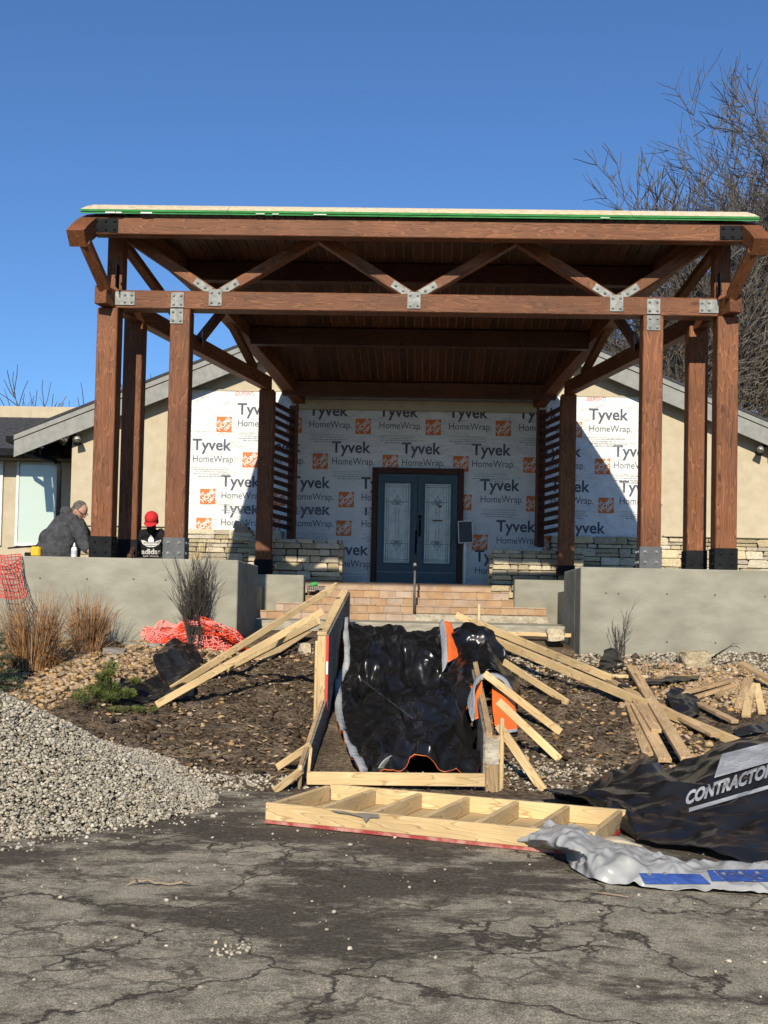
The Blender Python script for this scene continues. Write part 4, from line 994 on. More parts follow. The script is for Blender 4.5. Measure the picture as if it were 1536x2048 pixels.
for lab, a, b, dz, w in (('tan offcut slanting up to the right edge heap', (1356, 1408), (1462, 1366), .10, .09), ('tan offcut below the slanting one', (1390, 1404), (1475, 1374), .05, .07), ('short tan offcut in the offcut heap', (1434, 1398), (1478, 1378), .04, .07), ('grey brown offcut lying lowest of the heap', (1376, 1402), (1470, 1450), .03, .08), ('long offcut lying on top toward the right edge', (1482, 1362), (1556, 1392), .20, .10), ('upright orange tan offcut left of three', (1497, 1376), (1478, 1424), .10, .10), ('upright pale offcut between two others', (1502, 1384), (1492, 1438), .08, .09), ('upright pale offcut right of three', (1512, 1382), (1524, 1432), .07, .08)):
    A, B = gp(*a) + Vector((0, 0, dz)), gp(*b) + Vector((0, 0, .03 if dz < .2 else .12)); tag(beam('offcut', A, B, w, .038, PINE if 'pale' in lab else OLDPINE, None, (0, 0, 1), .004), lab, 'board', G5)
lumber('tan plywood scrap lying on the soil left of the form wall', gp(505, 1327) + Vector((0, 0, .05)), gp(594, 1278) + Vector((0, 0, .10)), .42, .016, PLY, name='plywood_scrap')
lumber('pale pine cross piece spanning the two forms at the front', at(614, 1556, 9.27), at(970, 1560, 9.22), .038, .105, name='cross_board')

# form panel on the asphalt
fp = thing('form_panel', (.2, 7.9, 0), 'pine framed plywood form panel lying on the asphalt', 'formwork')
FL, BL, BR = onz(525, 1607, .15), onz(660, 1569, .15), onz(1255, 1617, .15)
FR = FL + (BR - BL)
for p in (FL, BL, BR, FR): p.z = 0
ex = (BR - BL).normalized(); ey = (BL - FL).normalized(); Lx = (BR - BL).length; Ly = (BL - FL).length
Mf = Matrix((ex, ey, Vector((0, 0, 1)))).transposed().to_4x4(); Mf.translation = FL
def fpart(name, lo, hi, mat, k=.004, along='x'):
    lo, hi = Vector(lo), Vector(hi); d = hi - lo
    if along == 'y': return link(name, cbox(d.y, d.x, d.z, k), fp, Mf @ T((lo + hi) / 2) @ Matrix.Rotation(math.pi / 2, 4, 'Z'), mat)
    return link(name, cbox(d.x, d.y, d.z, k), fp, Mf @ T((lo + hi) / 2), mat)
fpart('plywood_base', (0, 0, .012), (Lx, Ly, .030), PLY, .002)
fpart('red_edge', (0, -.004, .010), (Lx, -.0005, .032), M_('worn_red_edge', [(.4, (.32, .05, .045)), (.6, (.5, .25, .2))], 9, rough=.8), 0)
fpart('red_edge', (Lx + .0005, 0, .010), (Lx + .004, Ly, .032), RED, 0)
fpart('rail', (0, 0, .031), (Lx, .04, .15), PINE); fpart('rail', (0, Ly - .04, .031), (Lx, Ly, .15), PINE)
nb_ = 7
for i in range(nb_):
    x = (Lx - .04) * i / (nb_ - 1); fpart('rib', (x, .042, .031), (x + .04, Ly - .042, .148), PINE, along='y')
sp_ = MB(); rr = random.Random(2)
pts_ = [(.50, .149), (.6, .1495), (.68, .14), (.76, .1495), (.86, .1495), (.87, .125), (.80, .12), (.77, .085), (.745, .118), (.7, .125), (.64, .133), (.57, .135)]
sp_.add([Mf @ Vector((x, -.002, z)) for x, z in pts_] , [tuple(range(len(pts_)))[::-1]])
so_ = sp_.build('mortar_splash', flat((.16, .145, .12), 'grey_mortar', .95), fp)

# ------------------------------------------------------------------ cloth sheets
def cr(p0, p1, p2, p3, t):
    return .5 * ((2 * p1) + (-p0 + p2) * t + (2 * p0 - 5 * p1 + 4 * p2 - p3) * t * t + (-p0 + 3 * p1 - 3 * p2 + p3) * t ** 3)
def crl(L_, t):
    n_ = len(L_) - 1; x = min(max(t, 0), .99999) * n_; i = int(x); f_ = x - i
    g = lambda k: L_[min(max(k, 0), n_)]
    return cr(g(i - 1), g(i), g(i + 1), g(i + 2), f_)
def patch(ctrl):
    ctrl = [[Vector(p) for p in row] for row in ctrl]
    return lambda u, v: crl([crl(row, u) for row in ctrl], v)
_cd = {}
def crease(p, s, seed, sh=1.0):
    """thin sheet folds: sharp ridges along several directions, fading in and out"""
    if seed not in _cd:
        r = random.Random(int(seed * 10)); _cd[seed] = [(Vector((r.uniform(-1, 1), r.uniform(-.8, .8), r.uniform(-.8, .8))).normalized(), r.uniform(.5, 1.7), r.uniform(0, 9), Vector((r.uniform(0, 30), r.uniform(0, 30), 0))) for _ in range(7)]
    w = noise.noise_vector(p * s * .45 + Vector((seed, 3, 1))) * .6; o = 0.0
    for d, f_, ph, off in _cd[seed]:
        x = ((p * s * .5 + w).dot(d) * f_ + ph) % 1.0
        m_ = max(0.0, noise.noise(p * s * .38 + off) + .18)
        o += (1 - abs(2 * x - 1)) ** 1.5 * m_ / f_ ** .5
    return o * 1.45 - .4 + .3 * noise.noise(p * s * .6 + Vector((seed, 0, 0)))
def cloth(name, fn, nu, nv, amp, sc_, seed, mat, parent, floor=None, th=.006, inner=None, up=False, aniso=None, fine=0):
    V = []
    for j in range(nv + 1):
        for i in range(nu + 1):
            u, v = i / nu, j / nv; p = fn(u, v); e = .01
            du = fn(min(1, u + e), v) - fn(max(0, u - e), v); dv = fn(u, min(1, v + e)) - fn(u, max(0, v - e)); n_ = du.cross(dv)
            n_ = n_.normalized() if n_.length > 1e-9 else Vector((0, 0, 1))
            if n_.z < 0 and up: n_ = -n_
            q_ = p.copy()
            if aniso: q_ = Vector((p.x * aniso[0], p.y * aniso[1], p.z * aniso[2]))
            p = p + n_ * amp * crease(q_, sc_, seed) * (.35 + .65 * min(1, v * 5) if name == 'sheet' and mat is BLKTARP else 1)
            if fine: p = p + n_ * fine * crease(p, 9.0, seed + 4)
            if floor: p.z = max(p.z, floor(p.x, p.y) + .03 if floor is hgt else .006)
            V.append(p)
    f_ = [(j * (nu + 1) + i, j * (nu + 1) + i + 1, (j + 1) * (nu + 1) + i + 1, (j + 1) * (nu + 1) + i) for j in range(nv) for i in range(nu)]
    m_ = MB(); m_.add(V, f_); me_ = m_.mesh(True)
    if up and sum(p.normal.z for p in me_.polygons) < 0: me_.flip_normals()
    o = link(name, me_, parent, None, mat)
    if inner: me_.materials.append(inner)
    md = o.modifiers.new('s', 'SOLIDIFY'); md.thickness = th; md.offset = -1
    if inner: md.material_offset = 1; md.material_offset_rim = 1
    o['grid'] = (nu, nv); return o, V
def drape(me_, fn, off=.006, M=None):
    """lay a flat (x,z in 0..1) mesh onto a patch, subdividing first so that it bends"""
    bm = bmesh.new(); bm.from_mesh(me_); bmesh.ops.triangulate(bm, faces=bm.faces[:])
    for _ in range(2):
        L_ = [e for e in bm.edges if e.calc_length() > .02]
        if L_: bmesh.ops.subdivide_edges(bm, edges=L_, cuts=1)
    for v in bm.verts: v.co = fn(v.co.x, v.co.z)
    out = bpy.data.meshes.new('d'); bm.to_mesh(out); bm.free(); return out
def bvh_of(V, nu, nv):
    return BVHTree.FromPolygons([tuple(p) for p in V], [(j * (nu + 1) + i, j * (nu + 1) + i + 1, (j + 1) * (nu + 1) + i + 1, (j + 1) * (nu + 1) + i) for j in range(nv) for i in range(nu)])
def strip_on(name, pts, w, V, mat, parent, side=Vector((1, 0, 0)), off=.008):
    m_ = MB(); v = []
    for p, s_ in pts: v += [p, p + s_]
    m_.add(v, [(2 * i, 2 * i + 1, 2 * i + 3, 2 * i + 2) for i in range(len(pts) - 1)]); o = m_.build(name, mat, parent, True)
    md = o.modifiers.new('s', 'SOLIDIFY'); md.thickness = .006; return o

bt = thing('black_tarp', (0, 12, .7), 'shiny black tarp with orange lining spread in the trench between the forms', 'tarp')
rows = []
for Y, zs, lp in ((14.3, 1.22, 683), (13.2, 1.16, 684), (12.75, .92, 690), (12.35, .60, 671), (11.2, .34, 673), (10.25, .19, 692), (9.42, .04, 724)):
    l = at(lp, 1222 + (1.5 - zs) * FPX / Y, Y); l.z = zs + .03
    b = lambda x, dz=0, dy=0: Vector((x, Y + dy, zs + dz))
    if Y > 14: rows.append([l, b(-.5, .0), b(-.02, -.01), b(.25, .0), b(.36, .03), b(.5, .02, -.1), b(.62, -.05, -.15)])
    elif Y > 13: rows.append([l, b(-.5, .03), b(0, .0), b(.32, .02), b(.5, .06), b(.68, .10), b(.9, .0)])
    elif Y > 12.5: rows.append([l, b(-.45, .0, -.1), b(0, .0), b(.34, .0, -.1), b(.52, .2), b(.74, .36), b(1.0, .0)])
    elif Y > 12: rows.append([l, b(-.45, .03), b(0, -.02), b(.34, .02), b(.50, .2), b(.70, .44, .1), b(1.05, .12, .1)])
    elif Y > 11: rows.append([l, b(-.4, .02), b(.02, .02), b(.26, .08), b(.44, .18), b(.58, .34, .1), b(.63, .38, .3)])
    elif Y > 10: rows.append([l, b(-.35, .02), b(-.05, .12), b(.20, .34), b(.40, .30), b(.55, .22), b(.63, .14)])
    else: rows.append([l, b(-.25, .02), b(-.05, .05), b(.2, .16), b(.42, .10), b(.55, .06), b(.63, .03)])
fnT = patch(rows)
sheet, VT = cloth('sheet', fnT, 150, 180, .085, 4.6, 2.0, BLKTARP, bt, hgt, .006, ORGTARP, True, (1.5, .8, .9), .022)
nu_, nv_ = 150, 180
def edge_strip(name, idx, w, mat, offz=.012):
    pts_ = []
    for k in idx:
        p = VT[k[1] * (nu_ + 1) + k[0]]; q_ = VT[k[3] * (nu_ + 1) + k[2]]; d = (q_ - p); d = d.normalized() * w if d.length > 1e-6 else Vector((w, 0, 0)); pts_.append((p + Vector((0, -.006, offz)), d + Vector((0, 0, .003))))
    return strip_on(name, pts_, w, None, mat, bt)
edge_strip('hem', [(0, j, 6, j) for j in range(0, 181, 3)], .075, HEM)
edge_strip('hem', [(150, j, 144, j) for j in range(0, 100, 3)], .06, HEM, .016)
# seam line on the tarp
def flap(name, ctrl, mat, nu=14, nv=16, amp=.012, inner=None):
    o, V = cloth(name, patch(ctrl), nu, nv, amp, 5, 3.3, mat, bt, None, .005, inner); return o
flap('turned_flap', [[at(884, 1250, 12.9), at(889, 1242, 12.95), at(902, 1246, 13.05)], [at(890, 1285, 12.6), at(898, 1275, 12.6), at(913, 1280, 12.75)], [at(893, 1326, 12.25), at(901, 1322, 12.25), at(917, 1314, 12.4)]], ORGTARP)
flap('flap_hem', [[at(877, 1250, 12.85), at(881, 1240, 12.9), at(886, 1237, 12.9)], [at(882, 1290, 12.5), at(887, 1280, 12.5), at(892, 1268, 12.55)], [at(885, 1345, 12.0), at(891, 1335, 12.05), at(896, 1322, 12.15)]], HEM, 6, 14, .006)
flap('turned_flap', [[at(951, 1372, 10.7), at(964, 1358, 10.7)], [at(940, 1405, 10.5), at(964, 1400, 10.5)], [at(949, 1440, 10.2), at(968, 1430, 10.2)]], ORGTARP, 8, 12, .006)
flap('flap_hem', [[at(948, 1368, 10.65), at(954, 1354, 10.65), at(968, 1346, 10.65)], [at(935, 1405, 10.45), at(940, 1395, 10.45), at(950, 1375, 10.45)], [at(943, 1442, 10.1), at(948, 1440, 10.1), at(950, 1420, 10.2)]], HEM, 6, 14, .004)
flap('turned_flap', [[at(984, 1372, 11.4), at(1008, 1374, 11.45), at(1030, 1392, 11.5)], [at(985, 1420, 11.0), at(1010, 1425, 11.0), at(1033, 1432, 11.1)], [at(990, 1450, 10.8), at(1010, 1462, 10.8), at(1036, 1464, 10.9)]], ORGTARP, 12, 12, .01)
flap('drape', [[at(958, 1352, 11.7), at(985, 1342, 11.8), at(1020, 1350, 11.9), at(1040, 1366, 12.0)], [at(985, 1365, 11.6), at(1005, 1362, 11.65), at(1030, 1378, 11.7), at(1042, 1400, 11.8)], [at(1018, 1380, 11.5), at(1028, 1392, 11.5), at(1036, 1415, 11.55), at(1042, 1440, 11.6)]], BLKTARP, 16, 14, .02)
flap('flap_hem', [[at(955, 1356, 11.35), at(985, 1346, 11.4), at(1012, 1358, 11.45), at(1028, 1385, 11.45)], [at(958, 1362, 11.3), at(985, 1354, 11.35), at(1007, 1364, 11.4), at(1021, 1388, 11.4)]], HEM, 20, 3, .003)
flap('flap_hem', [[at(990, 1463, 10.7), at(1012, 1466, 10.7), at(1036, 1463, 10.8)], [at(992, 1457, 10.72), at(1012, 1460, 10.72), at(1034, 1457, 10.8)]], HEM, 10, 3, .003)
# peak over the right form
flap('peak', [[at(895, 1330, 12.9), at(940, 1290, 12.9), at(974, 1258, 12.9), at(992, 1290, 13.0), at(1008, 1322, 13.1)], [at(890, 1360, 12.5), at(930, 1320, 12.4), at(975, 1300, 12.3), at(1010, 1335, 12.5), at(1030, 1352, 12.6)], [at(900, 1400, 12.1), at(940, 1360, 12.0), at(980, 1340, 11.9), at(1020, 1352, 12.1), at(1040, 1372, 12.3)]], BLKTARP, 30, 26, .02)
flap('turned_flap', [[at(762, 1548, 9.55), at(778, 1522, 9.6), at(800, 1522, 9.65), at(812, 1546, 9.6)], [at(772, 1552, 9.7), at(786, 1536, 9.8), at(798, 1536, 9.8), at(806, 1552, 9.7)]], ORGTARP, 12, 6, .004)
flap('flap_hem', [[at(750, 1550, 9.45), at(766, 1522, 9.5), at(790, 1512, 9.55), at(818, 1546, 9.5)], [at(763, 1549, 9.5), at(776, 1526, 9.55), at(796, 1521, 9.6), at(811, 1548, 9.55)]], SILVER, 16, 5, .006)
fm_ = MB(); fm_.tube([at(717, 1355, 12.1) , at(770, 1392, 11.65), at(826, 1437, 10.95)], .006, 5); 
sb = bvh_of(VT, 150, 180)
def onsheet(px, py):
    h_ = sb.ray_cast(EYE, ray(px, py)); return h_[0] - ray(px, py).normalized() * .012 if h_[0] else at(px, py, 11.5)
fm_ = MB(); fm_.tube([onsheet(717 + 109 * t, 1355 + 82 * t) for t in [k / 24 for k in range(25)]], .0025, 5); fm_.build('fold_line', flat((.09, .09, .095), 'fold_dust', .8), bt, True)

# contractor tarp heap
ct = thing('printed_tarp', at(1450, 1700, 7.1), 'black tarp heap printed CONTRACTOR with a grey band at the right edge', 'tarp')
def g0(px, py): return onz(px, py, .02)
C = [[at(1085, 1588, 8.9), at(1180, 1570, 9.15), at(1290, 1528, 9.2), at(1340, 1548, 9.15), at(1440, 1500, 9.05), at(1540, 1473, 9.1), at(1680, 1435, 9.2)],
     [at(1090, 1590, 8.75), at(1190, 1584, 8.8), at(1275, 1545, 8.75), at(1350, 1568, 8.5), at(1440, 1525, 8.45), at(1540, 1500, 8.5), at(1680, 1480, 8.6)],
     [at(1100, 1592, 8.6), at(1200, 1592, 8.4), at(1275, 1600, 8.2), at(1370, 1606, 8.0), at(1450, 1585, 7.95), at(1540, 1570, 7.9), at(1680, 1560, 8.0)],
     [g0(1120, 1600), at(1230, 1612, 8.05), at(1290, 1645, 7.75), at(1380, 1652, 7.6), at(1460, 1650, 7.5), at(1540, 1640, 7.45), at(1680, 1640, 7.5)],
     [g0(1200, 1615), g0(1262, 1672), g0(1300, 1690), g0(1390, 1705), g0(1470, 1725), g0(1560, 1735), g0(1690, 1750)]]
fnC = patch(C)
csh, VC = cloth('sheet', fnC, 150, 110, .034, 5.0, 8, BLKDULL, ct, lambda x, y: .0, .005, None, True, (.7, 1.3, 1.8), .011)
bC = bvh_of(VC, 150, 110)
def proj(px, py, lift_=.018):
    d = ray(px, py).normalized(); h_ = bC.ray_cast(EYE, d)
    return h_[0] - d * lift_ if h_[0] else at(px, py, 8.0)
# lettering drapes over the folds: laid out once on the cloth from its own corner points
def lay_quad(me_, A, B, Cc, D):
    A, B, Cc, D = [Vector(q_) for q_ in (A, B, Cc, D)]
    def fn(u, v):
        p = (A * (1 - u) + B * u) * (1 - v) + (D * (1 - u) + Cc * u) * v; return proj(p.x, p.y)
    return drape(me_, fn)
tm = text_mesh('CONTRACTOR', 1, 1, .05, .25); 
link('lettering', lay_quad(tm, (1371, 1611), (1545, 1552), (1547, 1524), (1373, 1583)), ct, None, HEM)
def unit_grid(n_=16, k=6):
    m_ = MB(); m_.add([(i / n_, 0, j / k) for j in range(k + 1) for i in range(n_ + 1)], [(j * (n_ + 1) + i, j * (n_ + 1) + i + 1, (j + 1) * (n_ + 1) + i + 1, (j + 1) * (n_ + 1) + i) for j in range(k) for i in range(n_)]); return m_.mesh(True)
link('underline', lay_quad(unit_grid(20, 2), (1378, 1624), (1590, 1562), (1590, 1555), (1378, 1616)), ct, None, HEM)
link('grey_band', lay_quad(unit_grid(20, 10), (1428, 1556), (1590, 1510), (1590, 1470), (1444, 1508)), ct, None, HEM)
flapc = [[at(1440, 1510, 8.95), at(1452, 1497, 9.0), at(1466, 1503, 9.0)], [at(1442, 1514, 8.9), at(1455, 1508, 8.9), at(1468, 1507, 8.9)]]
cloth('blue_corner', patch(flapc), 8, 4, .006, 5, 3, BLUET, ct)
cloth('blue_corner', patch([[at(1198, 1582, 9.0), at(1225, 1566, 9.0), at(1258, 1552, 9.05)], [at(1205, 1586, 8.9), at(1230, 1575, 8.9), at(1256, 1566, 8.9)]]), 10, 4, .006, 5, 3, BLUET, ct)
# silver tarp
stp = thing('silver_tarp', onz(1250, 1740, 0), 'crumpled silver tarp with blue grommet band on the asphalt', 'tarp')
def gz(px, py, z): return onz(px, py, z)
C2 = [[gz(1022, 1681, .02), gz(1085, 1655, .10), gz(1140, 1655, .12), gz(1200, 1680, .07), gz(1240, 1690, .04), gz(1300, 1705, .05), gz(1390, 1728, .05), gz(1560, 1735, .03), gz(1700, 1740, .03)],
      [gz(1022, 1686, .02), gz(1090, 1672, .14), gz(1150, 1668, .17), gz(1195, 1692, .12), gz(1240, 1700, .09), gz(1310, 1722, .08), gz(1400, 1745, .06), gz(1560, 1752, .04), gz(1700, 1756, .04)],
      [gz(1024, 1690, .01), gz(1090, 1692, .08), gz(1140, 1700, .13), gz(1180, 1712, .12), gz(1230, 1722, .11), gz(1310, 1742, .08), gz(1400, 1760, .05), gz(1560, 1770, .04), gz(1700, 1776, .04)],
      [gz(1028, 1693, .0), gz(1090, 1702, .0), gz(1125, 1706, .0), gz(1150, 1738, .01), gz(1200, 1764, .01), gz(1290, 1777, .01), gz(1400, 1782, .01), gz(1560, 1792, .0), gz(1700, 1800, .0)]]
fnS = patch(C2)
ssh, VS = cloth('sheet', fnS, 170, 60, .02, 10, 5, SILVER, stp, lambda x, y: .0, .005, None, True, (1.6, 1, 1), .010)
bS = bvh_of(VS, 170, 60)
def projS(px, py, l=.01):
    d = ray(px, py).normalized(); h_ = bS.ray_cast(EYE, d); return h_[0] - d * l if h_[0] else onz(px, py, .07)
def quadS(me_, A, B, Cc, D):
    A, B, Cc, D = [Vector(q_) for q_ in (A, B, Cc, D)]
    return drape(me_, lambda u, v: projS(*(((A * (1 - u) + B * u) * (1 - v) + (D * (1 - u) + Cc * u) * v))))
link('blue_band', quadS(unit_grid(16, 5), (1290, 1768), (1422, 1768), (1400, 1748), (1278, 1746)), stp, None, BLUET)
link('blue_band', quadS(unit_grid(16, 5), (1424, 1762), (1590, 1764), (1590, 1738), (1414, 1740)), stp, None, BLUET)
gm_ = MB(); gm_.lathe((0, 0, 0), [(.012, 0), (.012, .003), (.005, .003)], 10); gme = gm_.mesh(); gme.materials.append(GALV)
for px, py in ((1298, 1749), (1330, 1747), (1447, 1748), (1480, 1746), (1514, 1746)):
    link('grommet', gme, stp, T(projS(px, py, .016)) @ Matrix.Rotation(rad(25), 4, 'X'))
tag(cloth('canvas_roll', patch([[gz(1195, 1676, .03), gz(1235, 1674, .05), gz(1285, 1690, .02)], [gz(1197, 1682, .05), gz(1240, 1680, .07), gz(1285, 1694, .03)], [gz(1200, 1690, .02), gz(1240, 1692, .03), gz(1285, 1697, .01)]]), 14, 8, .006, 6, 1, flat((.42, .36, .27), 'dusty_canvas', .9), None)[0], 'dusty tan canvas roll between the silver tarp and black tarp', 'canvas')
# black plastic pieces
def plast(label, ctrl, seed, amp=.05, nm='black_plastic', mat=BLKDULL):
    o, V = cloth(nm, patch(ctrl), 50, 40, amp, 6.5, seed, mat, None, None, .004, None, True, None, amp * .6); return tag(o, label, 'plastic sheet', 'black plastic scraps')
def gl(px, py, d): p = gp(px, py); p.z += d; return p
plast('crumpled black plastic bundle on the rocks under the red netting', [[gl(322, 1322, .08), gl(345, 1308, .12), gl(385, 1318, .08), gl(405, 1325, .03)], [gl(308, 1335, .05), gl(345, 1330, .13), gl(375, 1335, .12), gl(398, 1342, .04)], [gl(315, 1352, .03), gl(340, 1352, .09), gl(375, 1358, .08), gl(392, 1365, .03)], [gl(330, 1370, .02), gl(350, 1376, .03), gl(375, 1378, .02), gl(388, 1375, .02)]], 1, .05)
plast('black plastic sheet lying beside the green shrub', [[gl(238, 1378, .08), gl(280, 1378, .06), gl(340, 1368, .08), gl(395, 1368, .02)], [gl(240, 1392, .08), gl(285, 1392, .06), gl(335, 1384, .07), gl(390, 1388, .02)], [gl(252, 1408, .03), gl(290, 1410, .02), gl(340, 1408, .02), gl(385, 1402, .02)]], 2, .03)
plast('small crumpled black bag below the twiggy shrub', [[gl(1208, 1312, .10), gl(1225, 1305, .14), gl(1242, 1316, .06)], [gl(1200, 1330, .04), gl(1225, 1325, .10), gl(1248, 1334, .03)], [gl(1200, 1345, .02), gl(1225, 1348, .02), gl(1245, 1344, .01)]], 3, .03)
plast('black plastic caught among the long boards', [[gl(1330, 1412, .10), gl(1355, 1402, .12), gl(1392, 1412, .06)], [gl(1340, 1428, .08), gl(1368, 1425, .10), gl(1400, 1428, .04)], [gl(1352, 1442, .02), gl(1375, 1446, .02), gl(1395, 1440, .01)]], 4, .03)
plast('flat black liner showing through rock behind the planks', [[gl(1235, 1375, .03), gl(1300, 1368, .04), gl(1400, 1358, .03)], [gl(1240, 1385, .03), gl(1310, 1380, .04), gl(1395, 1368, .03)]], 5, .015)
plast('dark liner edge at the right above the printed tarp', [[gl(1465, 1472, .04), gl(1500, 1464, .05), gl(1545, 1452, .05)], [gl(1475, 1482, .03), gl(1510, 1478, .04), gl(1545, 1470, .03)]], 6, .015)

# ------------------------------------------------------------------ orange safety netting
def net(fn, nu, nv, w, amp, sc_, seed):
    m_ = MB(); G = {}
    for j in range(nv + 1):
        for i in range(nu + 1):
            p = fn(i / nu, j / nv); k = Vector((p.x * sc_ + seed, p.y * sc_, p.z * sc_)); G[i, j] = p + noise.noise_vector(k) * amp + noise.noise_vector(k * 2.7) * amp * .5
    for (i, j), p in G.items():
        for q_ in (G.get((i + 1, j)), G.get((i, j + 1))):
            if q_ is None: continue
            d = (q_ - p); n_ = d.cross(Vector((.3, -1, .4))).normalized() * w
            m_.add([p - n_, p + n_, q_ + n_, q_ - n_], [(0, 1, 2, 3)])
    return m_
nt_ = thing('safety_netting', gp(390, 1280), 'red orange safety netting heaped at the foot of the left wall', 'netting')
for k in range(4):
    dz = .02 + .045 * k
    fnN = patch([[at(285, 1262, 13.65 - .03 * k) + Vector((0, 0, .02)), at(345, 1258, 13.6) + Vector((0, 0, dz * .6)), at(400, 1242, 13.5) + Vector((0, 0, dz * .5)), at(440, 1255, 13.4) + Vector((0, 0, dz * .3)), at(480, 1275, 13.3)], [gl(290, 1262, .05), gl(340, 1272, .05 + dz), gl(395, 1262, .10 + dz), gl(445, 1272, .08 + dz), gl(490, 1292, .03)], [gl(300, 1276, .01), gl(350, 1285, .02), gl(405, 1290, .03), gl(450, 1300, .02), gl(496, 1304, .01)]])
    o = net(fnN, 26, 13, .0042, .11, 4, k * 3.1).build('net_layer', REDNET, nt_); o['kind'] = 'stuff'
n2_ = net(patch([[at(-25, 1105, 13.45), at(8, 1112, 13.55), at(42, 1110, 13.7)], [at(-25, 1140, 13.2), at(10, 1150, 13.3), at(46, 1150, 13.6)], [at(-20, 1190, 13.0), at(20, 1200, 13.1), at(55, 1195, 13.4)]]), 10, 12, .006, .03, 3, 1).build('safety_netting', flat((.5, .06, .045), 'faded_net', .6))
tag(n2_, 'faded red netting hung over the left end of the wall', 'netting')
# ------------------------------------------------------------------ plants
def blades(base, n_, hgt_, spread, seed, w=.006, lean=.62, curl=.75, base_r=.12):
    rr = random.Random(seed); V = []; F = []
    for k in range(n_):
        a = rr.uniform(0, 2 * math.pi); r = base_r * math.sqrt(rr.random()); L_ = hgt_ * rr.uniform(.45, 1.0); le = rr.gauss(0, lean) * spread; b = rr.uniform(0, 2 * math.pi)
        p = Vector(base) + Vector((r * math.cos(a), r * math.sin(a), 0)); out = Vector((math.cos(a), math.sin(a), 0)) * abs(le) + Vector((math.cos(b), math.sin(b), 0)) * .12
        s_ = Vector((-math.sin(b), math.cos(b), 0)) * w * rr.uniform(.6, 1.3); n0 = len(V)
        for i in range(5):
            t = i / 4; c = p + Vector((math.sin(t * 5 + b) * .03 * t, math.cos(t * 4 + a * 2) * .03 * t, 0)) + out * (t ** 1.7) * L_ + Vector((0, 0, L_ * (t - curl * abs(le) * t ** 3))); V += [c - s_ * (1 - .85 * t), c + s_ * (1 - .85 * t)]
        F += [(n0 + 2 * i, n0 + 2 * i + 1, n0 + 2 * i + 3, n0 + 2 * i + 2) for i in range(4)]
    return np_mesh(np.array([tuple(v) for v in V]), np.array(F), np.random.rand(n_), 4)
def clump(name, px, py, label, n_, h_, spread, seed, r=.14, cat='grass'):
    b = gp(px, py); t = thing(name, b, label, cat, 'dry ornamental grasses')
    link('blades', blades(b, n_, h_, spread, seed, base_r=r), t, None, DRYGR)
    link('thatch', blades(b, n_ // 2, h_ * .45, spread * 2.2, seed + 5, base_r=r * 1.1), t, None, DRYGR); return t
clump('ornamental_grass', 66, 1340, 'larger dry brown grass clump beside the spruce', 900, 1.02, .55, 1, .22)
clump('ornamental_grass', 178, 1305, 'smaller dry brown grass clump before the concrete wall', 620, .85, .55, 2, .16)
def twigs(base, n_, h_, seed, spread=.25, r0=.006, forks=3, mat=DTWIG):
    rr = random.Random(seed); m_ = MB()
    def grow(p, d, L_, r, lv):
        pts_ = [p]; q_ = p.copy(); dd = d.copy()
        for i in range(4):
            dd = (dd + Vector((rr.gauss(0, .07), rr.gauss(0, .07), .03))).normalized(); q_ = q_ + dd * L_ / 4; pts_.append(q_)
        m_.tube(pts_, [r, r * .85, r * .7, r * .55, r * .4], 4, False)
        if lv > 0:
            for k in range(forks):
                i = rr.randint(1, 4); nd = (dd + Vector((rr.gauss(0, .3), rr.gauss(0, .3), .2))).normalized(); grow(pts_[i], nd, L_ * rr.uniform(.4, .7), r * .6, lv - 1)
    for k in range(n_):
        a = rr.uniform(0, 6.28); d = Vector((math.cos(a) * spread * rr.random(), math.sin(a) * spread * rr.random(), 1)).normalized()
        grow(Vector(base) + Vector((rr.gauss(0, .04), rr.gauss(0, .04), -.02)), d, h_ * rr.uniform(.4, .75), r0 * rr.uniform(.7, 1.2), 2)
    return m_
def shrub(name, px, py, label, n_, h_, seed, spread, r0=.006, forks=3):
    b = gp(px, py); t = thing(name, b, label, 'shrub'); twigs(b, n_, h_, seed, spread, r0, forks).build('stems', DTWIG, t); return t
shrub('bare_shrub', 388, 1290, 'tall bare grey shrub standing in the red netting', 110, 1.0, 3, .11, .0065)
shrub('bare_shrub', 1238, 1303, 'small bare twiggy shrub before the right concrete wall', 9, .68, 8, .5, .006, 2)
shrub('bare_shrub', 412, 1292, 'low bare stems right of the tall bare shrub', 8, .55, 10, .6, .005, 2)
m_ = MB(); b0 = gp(1418, 1312); m_.tube([b0, at(1445, 1302, 13.0), at(1460, 1293, 13.0), at(1472, 1292, 13.05), at(1480, 1297, 13.05)], [.011, .009, .007, .005, .003], 6); m_.tube([at(1460, 1293, 13.0), at(1466, 1287, 13.0), at(1476, 1288, 13.0)], [.006, .004, .002], 5)
tag(m_.build('dead_branch', DTWIG, None, True), 'curled dead branch by the pale boulder at the right wall', 'branch')
def needle_cloud(centers, n_, size, seed, flat_=.6):
    V = []; rr = random.Random(seed)
    for k in range(n_):
        c, r, ax = rr.choice(centers); d = Vector((rr.gauss(0, 1), rr.gauss(0, 1), rr.gauss(0, 1))).normalized(); p = c + Vector((d.x * r, d.y * r, d.z * r * flat_)) * rr.random() ** .35
        dr = (d + ax + Vector((rr.gauss(0, .3), rr.gauss(0, .3), rr.gauss(0, .3)))).normalized(); s_ = dr.cross(Vector((rr.random(), rr.random(), rr.random()))).normalized() * size * .16
        L_ = dr * size * rr.uniform(.6, 1.3); V += [p - s_, p + s_, p + L_ + s_ * .3, p + L_ - s_ * .3]
    V = np.array([tuple(v) for v in V]); return np_mesh(V, np.arange(len(V)).reshape(-1, 4), np.random.rand(n_), 1)
b = gp(212, 1405); t = thing('juniper_shrub', b, 'low green juniper shrub on the tan rocks', 'shrub')
